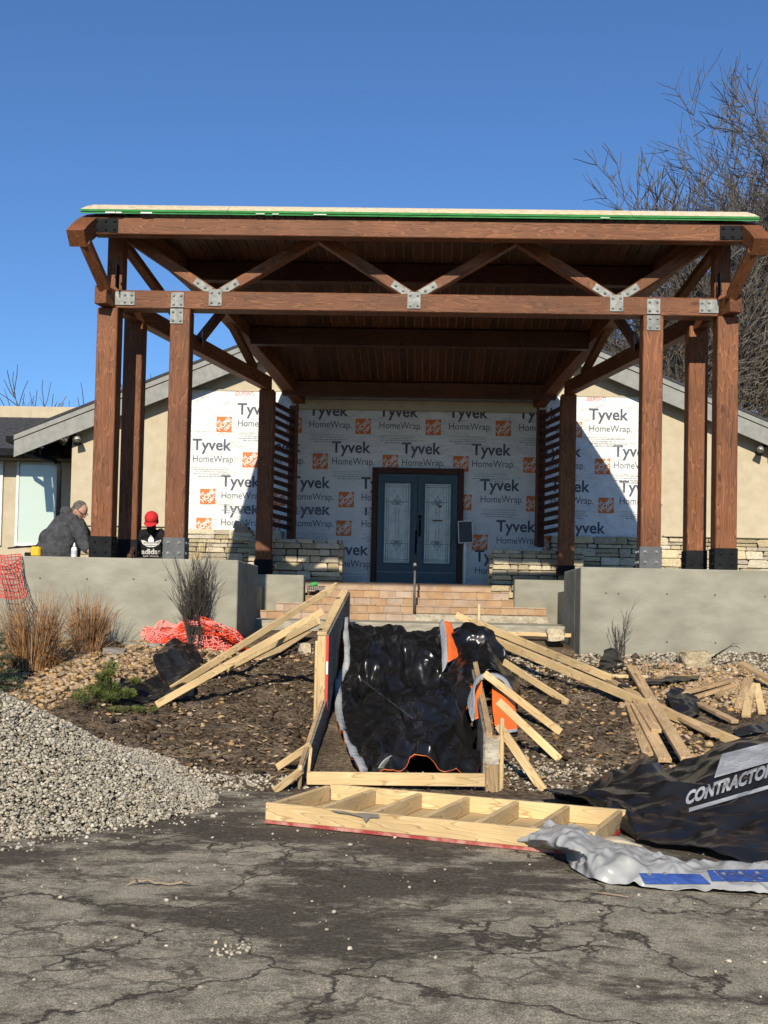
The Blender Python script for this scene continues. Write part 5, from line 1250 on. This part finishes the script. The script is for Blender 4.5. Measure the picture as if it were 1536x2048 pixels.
rr = random.Random(5)
cs = [(b + Vector((rr.gauss(0, .12), rr.gauss(0, .10), .04 + abs(rr.gauss(0, .11)))), rr.uniform(.04, .09), Vector((0, -.2, .9))) for k in range(26)]
link('foliage', needle_cloud(cs, 5200, .035, 3), t, None, GREENB)
tw = MB()
for c, r, a in cs: tw.tube([b, (b + c) / 2 + Vector((0, 0, .02)), c], [.008, .005, .002], 4, False)
tw.build('stems', DTWIG, t)
b = gp(240, 1422); t = thing('low_weed', b, 'low yellow green weeds in front of the juniper shrub', 'weed')
link('foliage', needle_cloud([(b + Vector((rr.gauss(0, .16), rr.gauss(0, .06), .02)), .035, Vector((0, 0, .6))) for k in range(22)], 1100, .03, 9, .5), t, None, GREENB)
# spruce at the left edge
b = gp(8, 1392); b.x -= .28; t = thing('spruce', b, 'dark green young spruce at the left edge', 'tree')
tr = MB(); tr.tube([b, b + Vector((0, 0, .95))], [.035, .008], 7); tr.build('trunk', BARK, t, True)
cs = []; br = MB()
for lv in range(11):
    z = .04 + .078 * lv; L_ = .46 * (1 - lv / 13); nb_ = 9
    for k in range(nb_):
        a = 2 * math.pi * (k + .5 * (lv % 2)) / nb_ + rr.uniform(-.2, .2); dirv = Vector((math.cos(a), math.sin(a), .12)); e = b + Vector((0, 0, z)) + dirv * L_ * rr.uniform(.85, 1.1)
        br.tube([b + Vector((0, 0, z)), e], [.008, .003], 4, False)
        for q_ in range(7): cs.append(((b + Vector((0, 0, z))).lerp(e, .25 + .12 * q_), .035, dirv * .8))
br.build('branches', BARK, t); link('needles', needle_cloud(cs, 15000, .028, 12, .7), t, None, NEEDLE)

# ------------------------------------------------------------------ bare trees
def bare_tree(name, base, h_, seed, label, group, lv=6, spread=.75, r0=.28, leaves=0, minr=.011, bend=0, tmat=None, first=.28, kids=(3, 5)):
    rr = random.Random(seed); tk, cr_ = MB(), MB(); tips = []
    def grow(p, d, L_, r, l):
        n_ = 4 if l > 2 else 3; pts_ = [p]; q_ = p.copy(); dd = d.copy()
        for i in range(n_):
            dd = (dd + Vector((rr.gauss(0, .13), rr.gauss(0, .13), rr.gauss(.02, .08)))).normalized(); q_ = q_ + dd * L_ / n_; pts_.append(q_)
        re = max(minr * .6, r * .55); rs = [r + (re - r) * i / n_ for i in range(n_ + 1)]
        (tk if l >= lv - 1 else cr_).tube(pts_, rs, 7 if l >= lv - 1 else (4 if l > 2 else 3), False)
        if l == 0: tips.append(pts_[-1]); return
        for k in range(rr.randint(*kids)):
            i = n_ if k == 0 else rr.randint(max(1, n_ - 3), n_)
            a = rr.uniform(0, 6.28); sp_ = spread * rr.uniform(.5, 1.15) * (.5 if k == 0 else 1)
            ax_ = dd.orthogonal().normalized(); ax_.rotate(Matrix.Rotation(a, 3, dd)); nd = (dd * math.cos(sp_) + ax_ * math.sin(sp_) + Vector((bend, 0, .08))).normalized()
            grow(pts_[i], nd, L_ * rr.uniform(.6, .86), max(minr, re * rr.uniform(.65, .95)), l - 1)
    t = thing(name, base, label, 'tree', group)
    grow(Vector(base) - Vector((0, 0, .3)), Vector((bend * .4, 0, 1)).normalized(), h_ * first, r0, lv)
    tk.build('trunk', BARK, t, True); cr_.build('crown', tmat or TWIG, t)
    if leaves:
        cs_ = [(rr.choice(tips), .12, Vector((0, 0, -.3))) for k in range(leaves)]
        link('dead_leaves', needle_cloud(cs_, leaves * 4, .10, seed), t, None, DEADLEAF)
    return t
GT = 'bare trees right of the house'
bare_tree('oak_tree', (10.1, 29, 1.6), 15.6, 21, 'largest bare oak rising above the right canopy corner', GT, 7, .74, .36, 60, .0105, 0, None, .27, (3, 5))
bare_tree('oak_tree', (10.8, 37, 1.8), 16.0, 5, 'bare oak farther back with its crown just over the roof edge', GT, 7, .72, .34, 40, .017, 0, None, .27, (3, 4))
bare_tree('oak_tree', (8.35, 27.5, 1.6), 9.5, 33, 'shorter bare oak with dark forked trunk seen beside the right posts', GT, 6, .8, .2, 160, .012, .02)
bare_tree('oak_tree', (13.5, 36, 1.6), 17, 9, 'bare oak whose crown is cut by the right picture edge', GT, 7, .72, .34, 40, .016, 0, None, .27, (3, 4))
bare_tree('oak_tree', (11.2, 25.5, 1.4), 8.0, 12, 'low bare tree right of the outer right post', GT, 6, .8, .16, 120, .011, .0, DTWIG)
GL = 'distant bare trees left of the house'
for i, (px, top, Y, lab) in enumerate(((14, 748, 62, 'distant bare tree at the left picture edge'), (62, 756, 60, 'distant forked bare tree second from the left edge'), (112, 782, 58, 'lowest distant bare treetop above the parapet'), (176, 742, 56, 'distant spreading bare treetop just left of the outer left post'), (296, 722, 55, 'distant bare treetop between the left posts'))):
    p = at(px, 900, Y); bare_tree('far_tree', (p.x, Y, 1.8), at(px, top, Y).z - 1.8, 40 + i, lab, GL, 4, .6, .2, 0, .028, 0, None, .36, (3, 4))

# ------------------------------------------------------------------ people
def blob(name, m_, vox, mat, parent, smooth=4):
    o = bpy.data.objects.new('tmp', m_.mesh()); COL.objects.link(o)
    r = o.modifiers.new('r', 'REMESH'); r.mode = 'VOXEL'; r.voxel_size = vox
    s_ = o.modifiers.new('s', 'SMOOTH'); s_.iterations = smooth; s_.factor = .5
    me_ = apply_mods(o); bpy.data.objects.remove(o); me_.materials.clear(); me_.polygons.foreach_set('use_smooth', [True] * len(me_.polygons))
    return link(name, me_, parent, None, mat)
def head_parts(m_, c, R3, r=.098):
    def tp(x, y, z): return Vector(c) + R3 @ Vector((x, y, z))      # x right, -y facing, z up
    e = R3.to_euler()
    m_.ell(c, (r * .80, r * .98, r * 1.12), e); m_.ell(tp(0, -.02, -.055), (.06, .072, .07), e)
    m_.ell(tp(0, -.105, -.02), (.014, .024, .03), e); m_.ell(tp(0, -.085, -.075), (.026, .014, .01), e); m_.ell(tp(0, -.08, -.105), (.03, .025, .02), e)
    for s_ in (-1, 1):
        m_.ell(tp(s_ * .08, .01, -.015), (.012, .024, .036), e); m_.ell(tp(s_ * .033, -.082, .012), (.016, .012, .009), e)
    return tp
def hand(m_, w, d, side):
    d = d.normalized(); p = w + d * .05; sd = d.cross(side).normalized()
    m_.ell(p, (.04, .04, .032)); 
    for k, L_ in enumerate((.062, .075, .07, .055)):
        o_ = sd * (k - 1.5) * .019; a = p + d * .035 + o_; b_ = a + d * L_ * .5 + side * -.008; c_ = b_ + d * L_ * .35 + side * -.03
        m_.tube([p + o_ * .8, a, b_, c_], [.011, .010, .009, .007], 6)
    m_.tube([w + d * .02 + sd * -.03, p + sd * -.052 + side * -.01, p + d * .03 + sd * -.058 + side * -.025], [.013, .011, .008], 6)
YM = 14.75
def mp_(px, py, dy=0): return at(px, py, YM + dy)
p1 = thing('person', mp_(120, 1150), 'person in charcoal hoodie bent over, facing right, kneeling behind the wall', 'person', None)
body = MB(); hd = mp_(160, 1021)
R1 = (Matrix.Rotation(rad(72), 3, 'Z') @ Matrix.Rotation(rad(38), 3, 'X'))
tp = head_parts(body, hd, R1, .105)
neck = mp_(147, 1035); hip = mp_(118, 1113); chest = mp_(135, 1058)
body.tube([hd, neck, chest], [.062, .07, .12], 10); body.tube([chest, mp_(122, 1090), hip], [.15, .16, .16], 12)
sR, eR, wR = mp_(158, 1048, -.12), mp_(170, 1085, -.2), mp_(180, 1105, -.3)
sL, eL, wL = mp_(160, 1045, .12), mp_(180, 1085, .1), mp_(190, 1108, -.05)
for a_, b_, c_ in ((sR, eR, wR), (sL, eL, wL)):
    body.tube([chest, a_, b_, c_], [.08, .055, .045, .032], 8); hand(body, c_, (c_ - b_), Vector((0, -.3, 1)).normalized())
kn = [mp_(165, 1142, dy) for dy in (-.15, .15)]; ft = [mp_(95, 1150, dy) for dy in (-.12, .12)]
for k_, f_ in zip(kn, ft): body.tube([hip, k_], [.13, .075], 8); body.tube([k_, f_, f_ + Vector((-.1, 0, .01))], [.065, .045, .04], 8)
blob('body', body, .009, SKIN, p1, 3)
HOOD = M_('charcoal_fleece', [(.3, (.036, .037, .041)), (.7, (.068, .069, .074))], 12, rough=.95, bump=1.0, bscale=8, dist=.07)
hm = MB()
hm.tube([mp_(108, 1132), mp_(118, 1104), mp_(127, 1072), mp_(138, 1045), mp_(145, 1036)], [.27, .285, .25, .19, .10], 16)
hm.ell(mp_(92, 1102), (.15, .2, .15)); hm.ell(mp_(98, 1080), (.13, .2, .16)); hm.ell(mp_(135, 1050), (.18, .22, .11), (0, .5, 0))
hm.ell(mp_(137, 1027, .02), (.125, .13, .085), (0, .55, 0)); hm.ell(mp_(150, 1036, -.05), (.06, .09, .05), (0, .9, 0))
hm.tube([mp_(150, 1048, -.12), mp_(163, 1072, -.19), mp_(168, 1090, -.22), mp_(177, 1102, -.29)], [.13, .10, .085, .055], 12)
hm.tube([mp_(152, 1046, .12), mp_(177, 1080, .1), mp_(187, 1103, -.02)], [.12, .085, .055], 12)
blob('hoodie', hm, .014, HOOD, p1, 5)
tm_ = MB()
for k_, f_ in zip(kn, ft): tm_.tube([hip + Vector((0, (k_ - hip).y * .6, -.06)), k_], [.17, .1], 10); tm_.tube([k_, f_], [.09, .07], 10)
blob('trousers', tm_, .014, flat((.03, .035, .05), 'dark_jeans', .9), p1, 3)
hr_ = MB(); e1 = R1.to_euler(); hr_.ell(tp(0, .028, .028), (.092, .098, .098), e1); hr_.ell(tp(0, .075, -.03), (.07, .045, .06), e1); hr_.ell(tp(.07, .02, -.0), (.02, .03, .04), e1); hr_.ell(tp(-.07, .02, .0), (.02, .03, .04), e1)
blob('hair', hr_, .007, M_('grey_hair', [(.3, (.045, .038, .032)), (.7, (.19, .17, .15))], 40, rough=.8, bump=.6, bscale=90), p1, 2)
gls = MB(); gls.tube([tp(.082, .02, .012), tp(.08, -.06, .012), tp(.06, -.105, .01), tp(0, -.115, .012), tp(-.06, -.105, .01), tp(-.08, -.06, .012), tp(-.082, .02, .012)], .004, 5); gls.build('glasses', BLACKST, p1)

p2 = thing('person', mp_(300, 1150), 'person in red cap and black printed shirt bending down between the posts', 'person', None)
YM2 = 14.78
def np_(px, py, dy=0): return at(px, py, YM2 + dy)
body = MB(); hd2 = np_(303, 1041, -.14); R2 = Matrix.Rotation(rad(3), 3, 'Z') @ Matrix.Rotation(rad(36), 3, 'X')
tp2 = head_parts(body, hd2, R2, .092)
body.tube([hd2, np_(302, 1060, .0), np_(301, 1080, .08)], [.055, .058, .09], 10)
hip2 = np_(300, 1128, .22)
body.tube([np_(301, 1078, .08), np_(300, 1105, .15), hip2], [.10, .10, .13], 12)
arms = ((np_(279, 1068), np_(270, 1092, -.1), np_(262, 1107, -.28)), (np_(326, 1068), np_(334, 1094, -.12), np_(330, 1108, -.32)))
for a_, b_, c_ in arms:
    body.tube([np_(301, 1072, .06), a_, b_, c_], [.07, .055, .043, .03], 8); hand(body, c_, c_ - b_, Vector((0, -.3, 1)).normalized())
for s_ in (-1, 1):
    k_ = np_(302 + 26 * s_, 1128, -.2); f_ = np_(302 + 24 * s_, 1152, .3); body.tube([hip2, k_], [.12, .07], 8); body.tube([k_, f_], [.06, .045], 8)
blob('body', body, .009, SKIND, p2, 3)
BLKSH = flat((.009, .009, .010), 'black_cotton', .9, bump=.2, bs=20)
sh = MB(); sh.ell(np_(301, 1087, .06), (.19, .13, .20)); sh.ell(np_(301, 1068, .02), (.175, .11, .075)); sh.ell(np_(301, 1115, .14), (.18, .14, .18))
sh.tube([np_(287, 1066), np_(276, 1075, -.03), np_(272, 1085, -.06)], [.085, .08, .075], 12); sh.tube([np_(316, 1066), np_(327, 1075, -.03), np_(332, 1085, -.06)], [.085, .08, .075], 12)
shirt = blob('shirt', sh, .012, BLKSH, p2, 5)
tj = MB()
for s_ in (-1, 1):
    k_ = np_(302 + 26 * s_, 1128, -.2); f_ = np_(302 + 24 * s_, 1152, .3); tj.tube([hip2 + Vector((s_ * .06, 0, -.03)), k_], [.14, .09], 10); tj.tube([k_, f_], [.08, .06], 10)
blob('trousers', tj, .014, flat((.03, .03, .035), 'dark_trousers', .9), p2, 3)
cp = MB(); e2 = R2.to_euler(); cp.ell(tp2(0, .012, .033), (.092, .106, .09), e2); capo = blob('cap', cp, .007, flat((.5, .02, .025), 'red_cap', .8), p2, 2)
vz = MB(); v_ = []
for j in range(5):
    for i in range(9):
        a = -1.15 + 2.3 * i / 8; r_ = .085 + .075 * j / 4 * math.cos(a * .75); v_.append(tp2(math.sin(a) * (.085 + .012 * j / 4), -.015 - math.cos(a) * r_ * .95, .02 - .012 * (a * a) - .004 * j))
vz.add(v_, [(j * 9 + i, j * 9 + i + 1, (j + 1) * 9 + i + 1, (j + 1) * 9 + i) for j in range(4) for i in range(8)]); vo = vz.build('visor', flat((.5, .02, .025), 'red_visor', .8), p2, True); vo.modifiers.new('s', 'SOLIDIFY').thickness = .005
ms = MB(); ms.ell(tp2(0, -.078, -.068), (.05, .035, .042), e2); blob('dust_mask', ms, .006, flat((.02, .018, .018), 'black_mask', .8), p2, 2)
me_s = shirt.data; bsh = BVHTree.FromPolygons([tuple(v.co) for v in me_s.vertices], [tuple(p.vertices) for p in me_s.polygons])
def onshirt(px, py):
    d = ray(px, py).normalized(); h_ = bsh.ray_cast(EYE, d); return h_[0] - d * .009 if h_[0] else np_(px, py, -.1)
def emb(me_, x0, y0, x1, y1): return drape(me_, lambda u, v: onshirt(x0 + (x1 - x0) * u, y0 + (y1 - y0) * v))
lm = MB()
def leaf(cx, cz, an, L_, w):
    n_ = 8; a = [(w * math.sin(math.pi * i / n_) ** .9, L_ * i / n_) for i in range(n_ + 1)] + [(-w * math.sin(math.pi * i / n_) ** .9, L_ * i / n_) for i in range(n_ - 1, 0, -1)]
    lm.add([(cx + x * math.cos(an) + y * math.sin(an), 0, cz - x * math.sin(an) + y * math.cos(an)) for x, y in a], [tuple(range(len(a)))])
leaf(.5, .12, 0, .86, .15); leaf(.47, .12, -.78, .72, .135); leaf(.53, .12, .78, .72, .135)
link('shirt_emblem', emb(lm.mesh(), 283, 1098, 321, 1069), p2, None, WHITEINK)
for k in range(3):
    sm_ = MB(); z = .24 + .105 * k; sm_.add([(.1, 0, z), (.9, 0, z), (.9, 0, z + .035), (.1, 0, z + .035)], [(0, 1, 2, 3)])
    o = link('emblem_stripe', drape(sm_.mesh(), lambda u, v: onshirt(283 + 38 * u, 1098 - 29 * v) + Vector((0, -.004, 0))), p2, None, BLKSH)
link('shirt_lettering', emb(text_mesh('adidas', 1, 1, .03), 283, 1108.5, 321, 1097.5), p2, None, WHITEINK)
link('shirt_lettering', emb(text_mesh('LAS VEGAS', 1, 1, .02), 287, 1113.5, 317, 1110.2), p2, None, WHITEINK)

# ------------------------------------------------------------------ small things
b = at(148, 1113, 13.9); b.z = ZW; t = thing('squeeze_bottle', b, 'white squeeze bottle standing on the left wall', 'bottle')
m_ = MB(); m_.lathe(b, [(.034, 0), (.037, .01), (.037, .105), (.03, .125), (.014, .135)], 16); m_.build('bottle', WHITEP, t, True)
m_ = MB(); m_.lathe(b, [(.0375, .035), (.0378, .036), (.0378, .085), (.0375, .086)], 16); m_.build('printed_label', flat((.45, .48, .52), 'label_grey', .6), t, True)
m_ = MB(); m_.lathe(b + Vector((0, 0, .135)), [(.016, 0), (.016, .02), (.009, .03), (.006, .05)], 12); m_.build('cap', WHITEP, t, True)
b = at(72, 1113, 14.0); b.z = ZW; t = thing('power_tool', b, 'yellow and black power tool lying on the wall beside the hoodie worker', 'power tool')
YEL = flat((.62, .38, .02), 'tool_yellow', .5)
link('body', cbox(.13, .1, .13, .02), t, T(b + Vector((0, 0, .065))), YEL); link('battery', cbox(.09, .095, .05, .01), t, T(b + Vector((-.09, 0, .03))), BLACKST)
m_ = MB(); m_.tube([b + Vector((.0, 0, .14)), b + Vector((-.12, 0, .13)), b + Vector((-.37, .02, .105))], [.012, .012, .010], 8); m_.build('guide_bar', BLACKST, t)
t = thing('wire_basket', at(635, 1190, 18.4), 'wire basket of rags and a green can by the left cheek wall', 'basket')
c = at(632, 1180, 18.5); zb = 1.33 + RH * 2; c.z = zb + .002; m_ = MB()
c.y = 19.0; c.x = at(632, 1180, 19.0).x; c.z = 1.33 + RH * 3
for k in range(4):
    z = c.z + .01 + .05 * k; s_ = .13 + .006 * k; m_.tube([c + Vector((-s_, -.09, z - c.z)), c + Vector((s_, -.09, z - c.z)), c + Vector((s_, .09, z - c.z)), c + Vector((-s_, .09, z - c.z)), c + Vector((-s_, -.09, z - c.z))], .004, 4)
for i in range(9):
    for y_ in (-.09, .09): x_ = -.13 + .0325 * i; m_.tube([c + Vector((x_, y_, .01)), c + Vector((x_ * 1.12, y_, .165))], .003, 4)
m_.build('wire_frame', BLACKST, t)
o, V_ = cloth('rags', patch([[c + Vector((-.12, -.08, .04)), c + Vector((0, -.08, .08)), c + Vector((.12, -.08, .05))], [c + Vector((-.11, 0, .09)), c + Vector((0, 0, .14)), c + Vector((.11, 0, .1))], [c + Vector((-.12, .08, .05)), c + Vector((0, .08, .1)), c + Vector((.12, .08, .05))]]), 16, 12, .03, 12, 2, flat((.3, .27, .24), 'grey_rag', .9), t)
gc_ = c + Vector((-.04, 0, .15)); t2 = thing('green_can', gc_, 'small green can lying on top of the wire basket', 'can'); m_ = MB(); m_.lathe((0, 0, 0), [(.03, -.06), (.036, -.055), (.036, .055), (.03, .06)], 14); link('can_body', m_.mesh(True), t2, T(gc_ + Vector((0, 0, .04))) @ Euler((.2, 1.35, .4)).to_matrix().to_4x4(), flat((.04, .3, .07), 'green_label', .5))
m_ = MB(); m_.lathe((0, 0, 0), [(.026, .06), (.026, .064), (.004, .065)], 14); link('lid', m_.mesh(), t2, T(gc_ + Vector((0, 0, .04))) @ Euler((.2, 1.35, .4)).to_matrix().to_4x4(), GALV)
# boulders and slabs
def boulder(label, px, py, w, h_, d, seed, mat=STONE, dz=0, nm='boulder', rot=0.0, Y=None):
    p = gp(px, py) if Y is None else at(px, py, Y)
    bm = bmesh.new(); bmesh.ops.create_cube(bm, size=1); bmesh.ops.subdivide_edges(bm, edges=bm.edges[:], cuts=3, use_grid_fill=True)
    for v in bm.verts:
        q_ = v.co.copy(); v.co = q_ * (1 - .16 * (q_.length - .5)) + noise.noise_vector(q_ * 2.2 + Vector((seed, 0, 0))) * .10 + noise.noise_vector(q_ * 6 + Vector((seed, 3, 0))) * .025
    me_ = bpy.data.meshes.new('b'); bm.to_mesh(me_); bm.free()
    o = link(nm, me_, None, TRS(p + Vector((0, 0, h_ * .42 + dz)), (random.uniform(-.08, .08), random.uniform(-.08, .08), rot), (w, d, h_)), mat); return tag(o, label, 'rock')
boulder('pale block of stone beside the right wall corner', 1110, 1279, .21, .16, .2, 1, Y=14.3)
boulder('larger pale boulder in front of the right concrete wall', 1388, 1332, .33, .19, .25, 4, rot=.2)
boulder('whitish rock lying by the left form wall', 608, 1306, .14, .13, .14, 6, rot=.4)
FLAG = M_('flagstone', [(.3, (.2, .19, .17)), (.7, (.36, .34, .3))], 8, rough=.9, bump=.5, rand=.2)
for lab, px, py, w, h_ in (('wide grey flagstone near the small grass clump', 230, 1308, .26, .07), ('grey flagstone in the middle of the three below the wall', 300, 1296, .27, .06), ('tan flat stone just behind the grey flagstones', 268, 1287, .26, .04), ('grey flagstone nearest the red netting', 352, 1300, .26, .05)): boulder(lab, px, py, w, h_, .22, px, FLAG, 0, 'flagstone', .1)
m_ = MB(); q_ = [onz(x, y, z) for x, y, z in ((252, 1771, .008), (262, 1766, .018), (275, 1761, .028), (283, 1763, .024), (297, 1760, .03), (309, 1766, .018), (322, 1766, .02), (338, 1769, .016), (352, 1767, .018), (365, 1764, .026), (372, 1767, .02), (398, 1771, .008))]; m_.tube(q_, [.002, .005, .008, .006, .007, .008, .006, .007, .006, .007, .005, .002], 6); m_.tube([q_[2], onz(270, 1757, .05), onz(262, 1755, .06)], [.004, .003, .001], 5); m_.tube([q_[9], onz(380, 1762, .05)], [.004, .001], 5)
tag(m_.build('dry_stick', flat((.30, .225, .155), 'peeled_stick', .8, bump=.4), None, True), 'pale peeled stick lying on the asphalt at the left', 'stick')
m_ = MB(); m_.tube([onz(x, y, .015) for x, y in ((1180, 1783), (1210, 1787), (1238, 1791), (1258, 1794))], [.003, .006, .005, .003], 6)
tag(m_.build('dry_stick', flat((.26, .19, .13), 'grey_stick', .9, bump=.4), None, True), 'small twig on the asphalt below the silver tarp', 'stick')
m_ = MB(); m_.tube([gp(40, 1545) + Vector((0, 0, .35)) , gp(60, 1555) + Vector((0, 0, .3))], .006, 5)
hb = lambda px, py, Y: Vector((at(px, py, Y).x, Y, hz(at(px, py, Y).x, Y) + heap(at(px, py, Y).x, Y) + .03))
m_ = MB(); m_.tube([hb(25, 1545, 7.75), hb(50, 1560, 7.7), hb(82, 1575, 7.65)], [.006, .008, .005], 6); tag(m_.build('dry_stick', flat((.2, .15, .1), 'brown_stick', .9), None, True), 'brown stick lying on the gravel heap', 'stick')
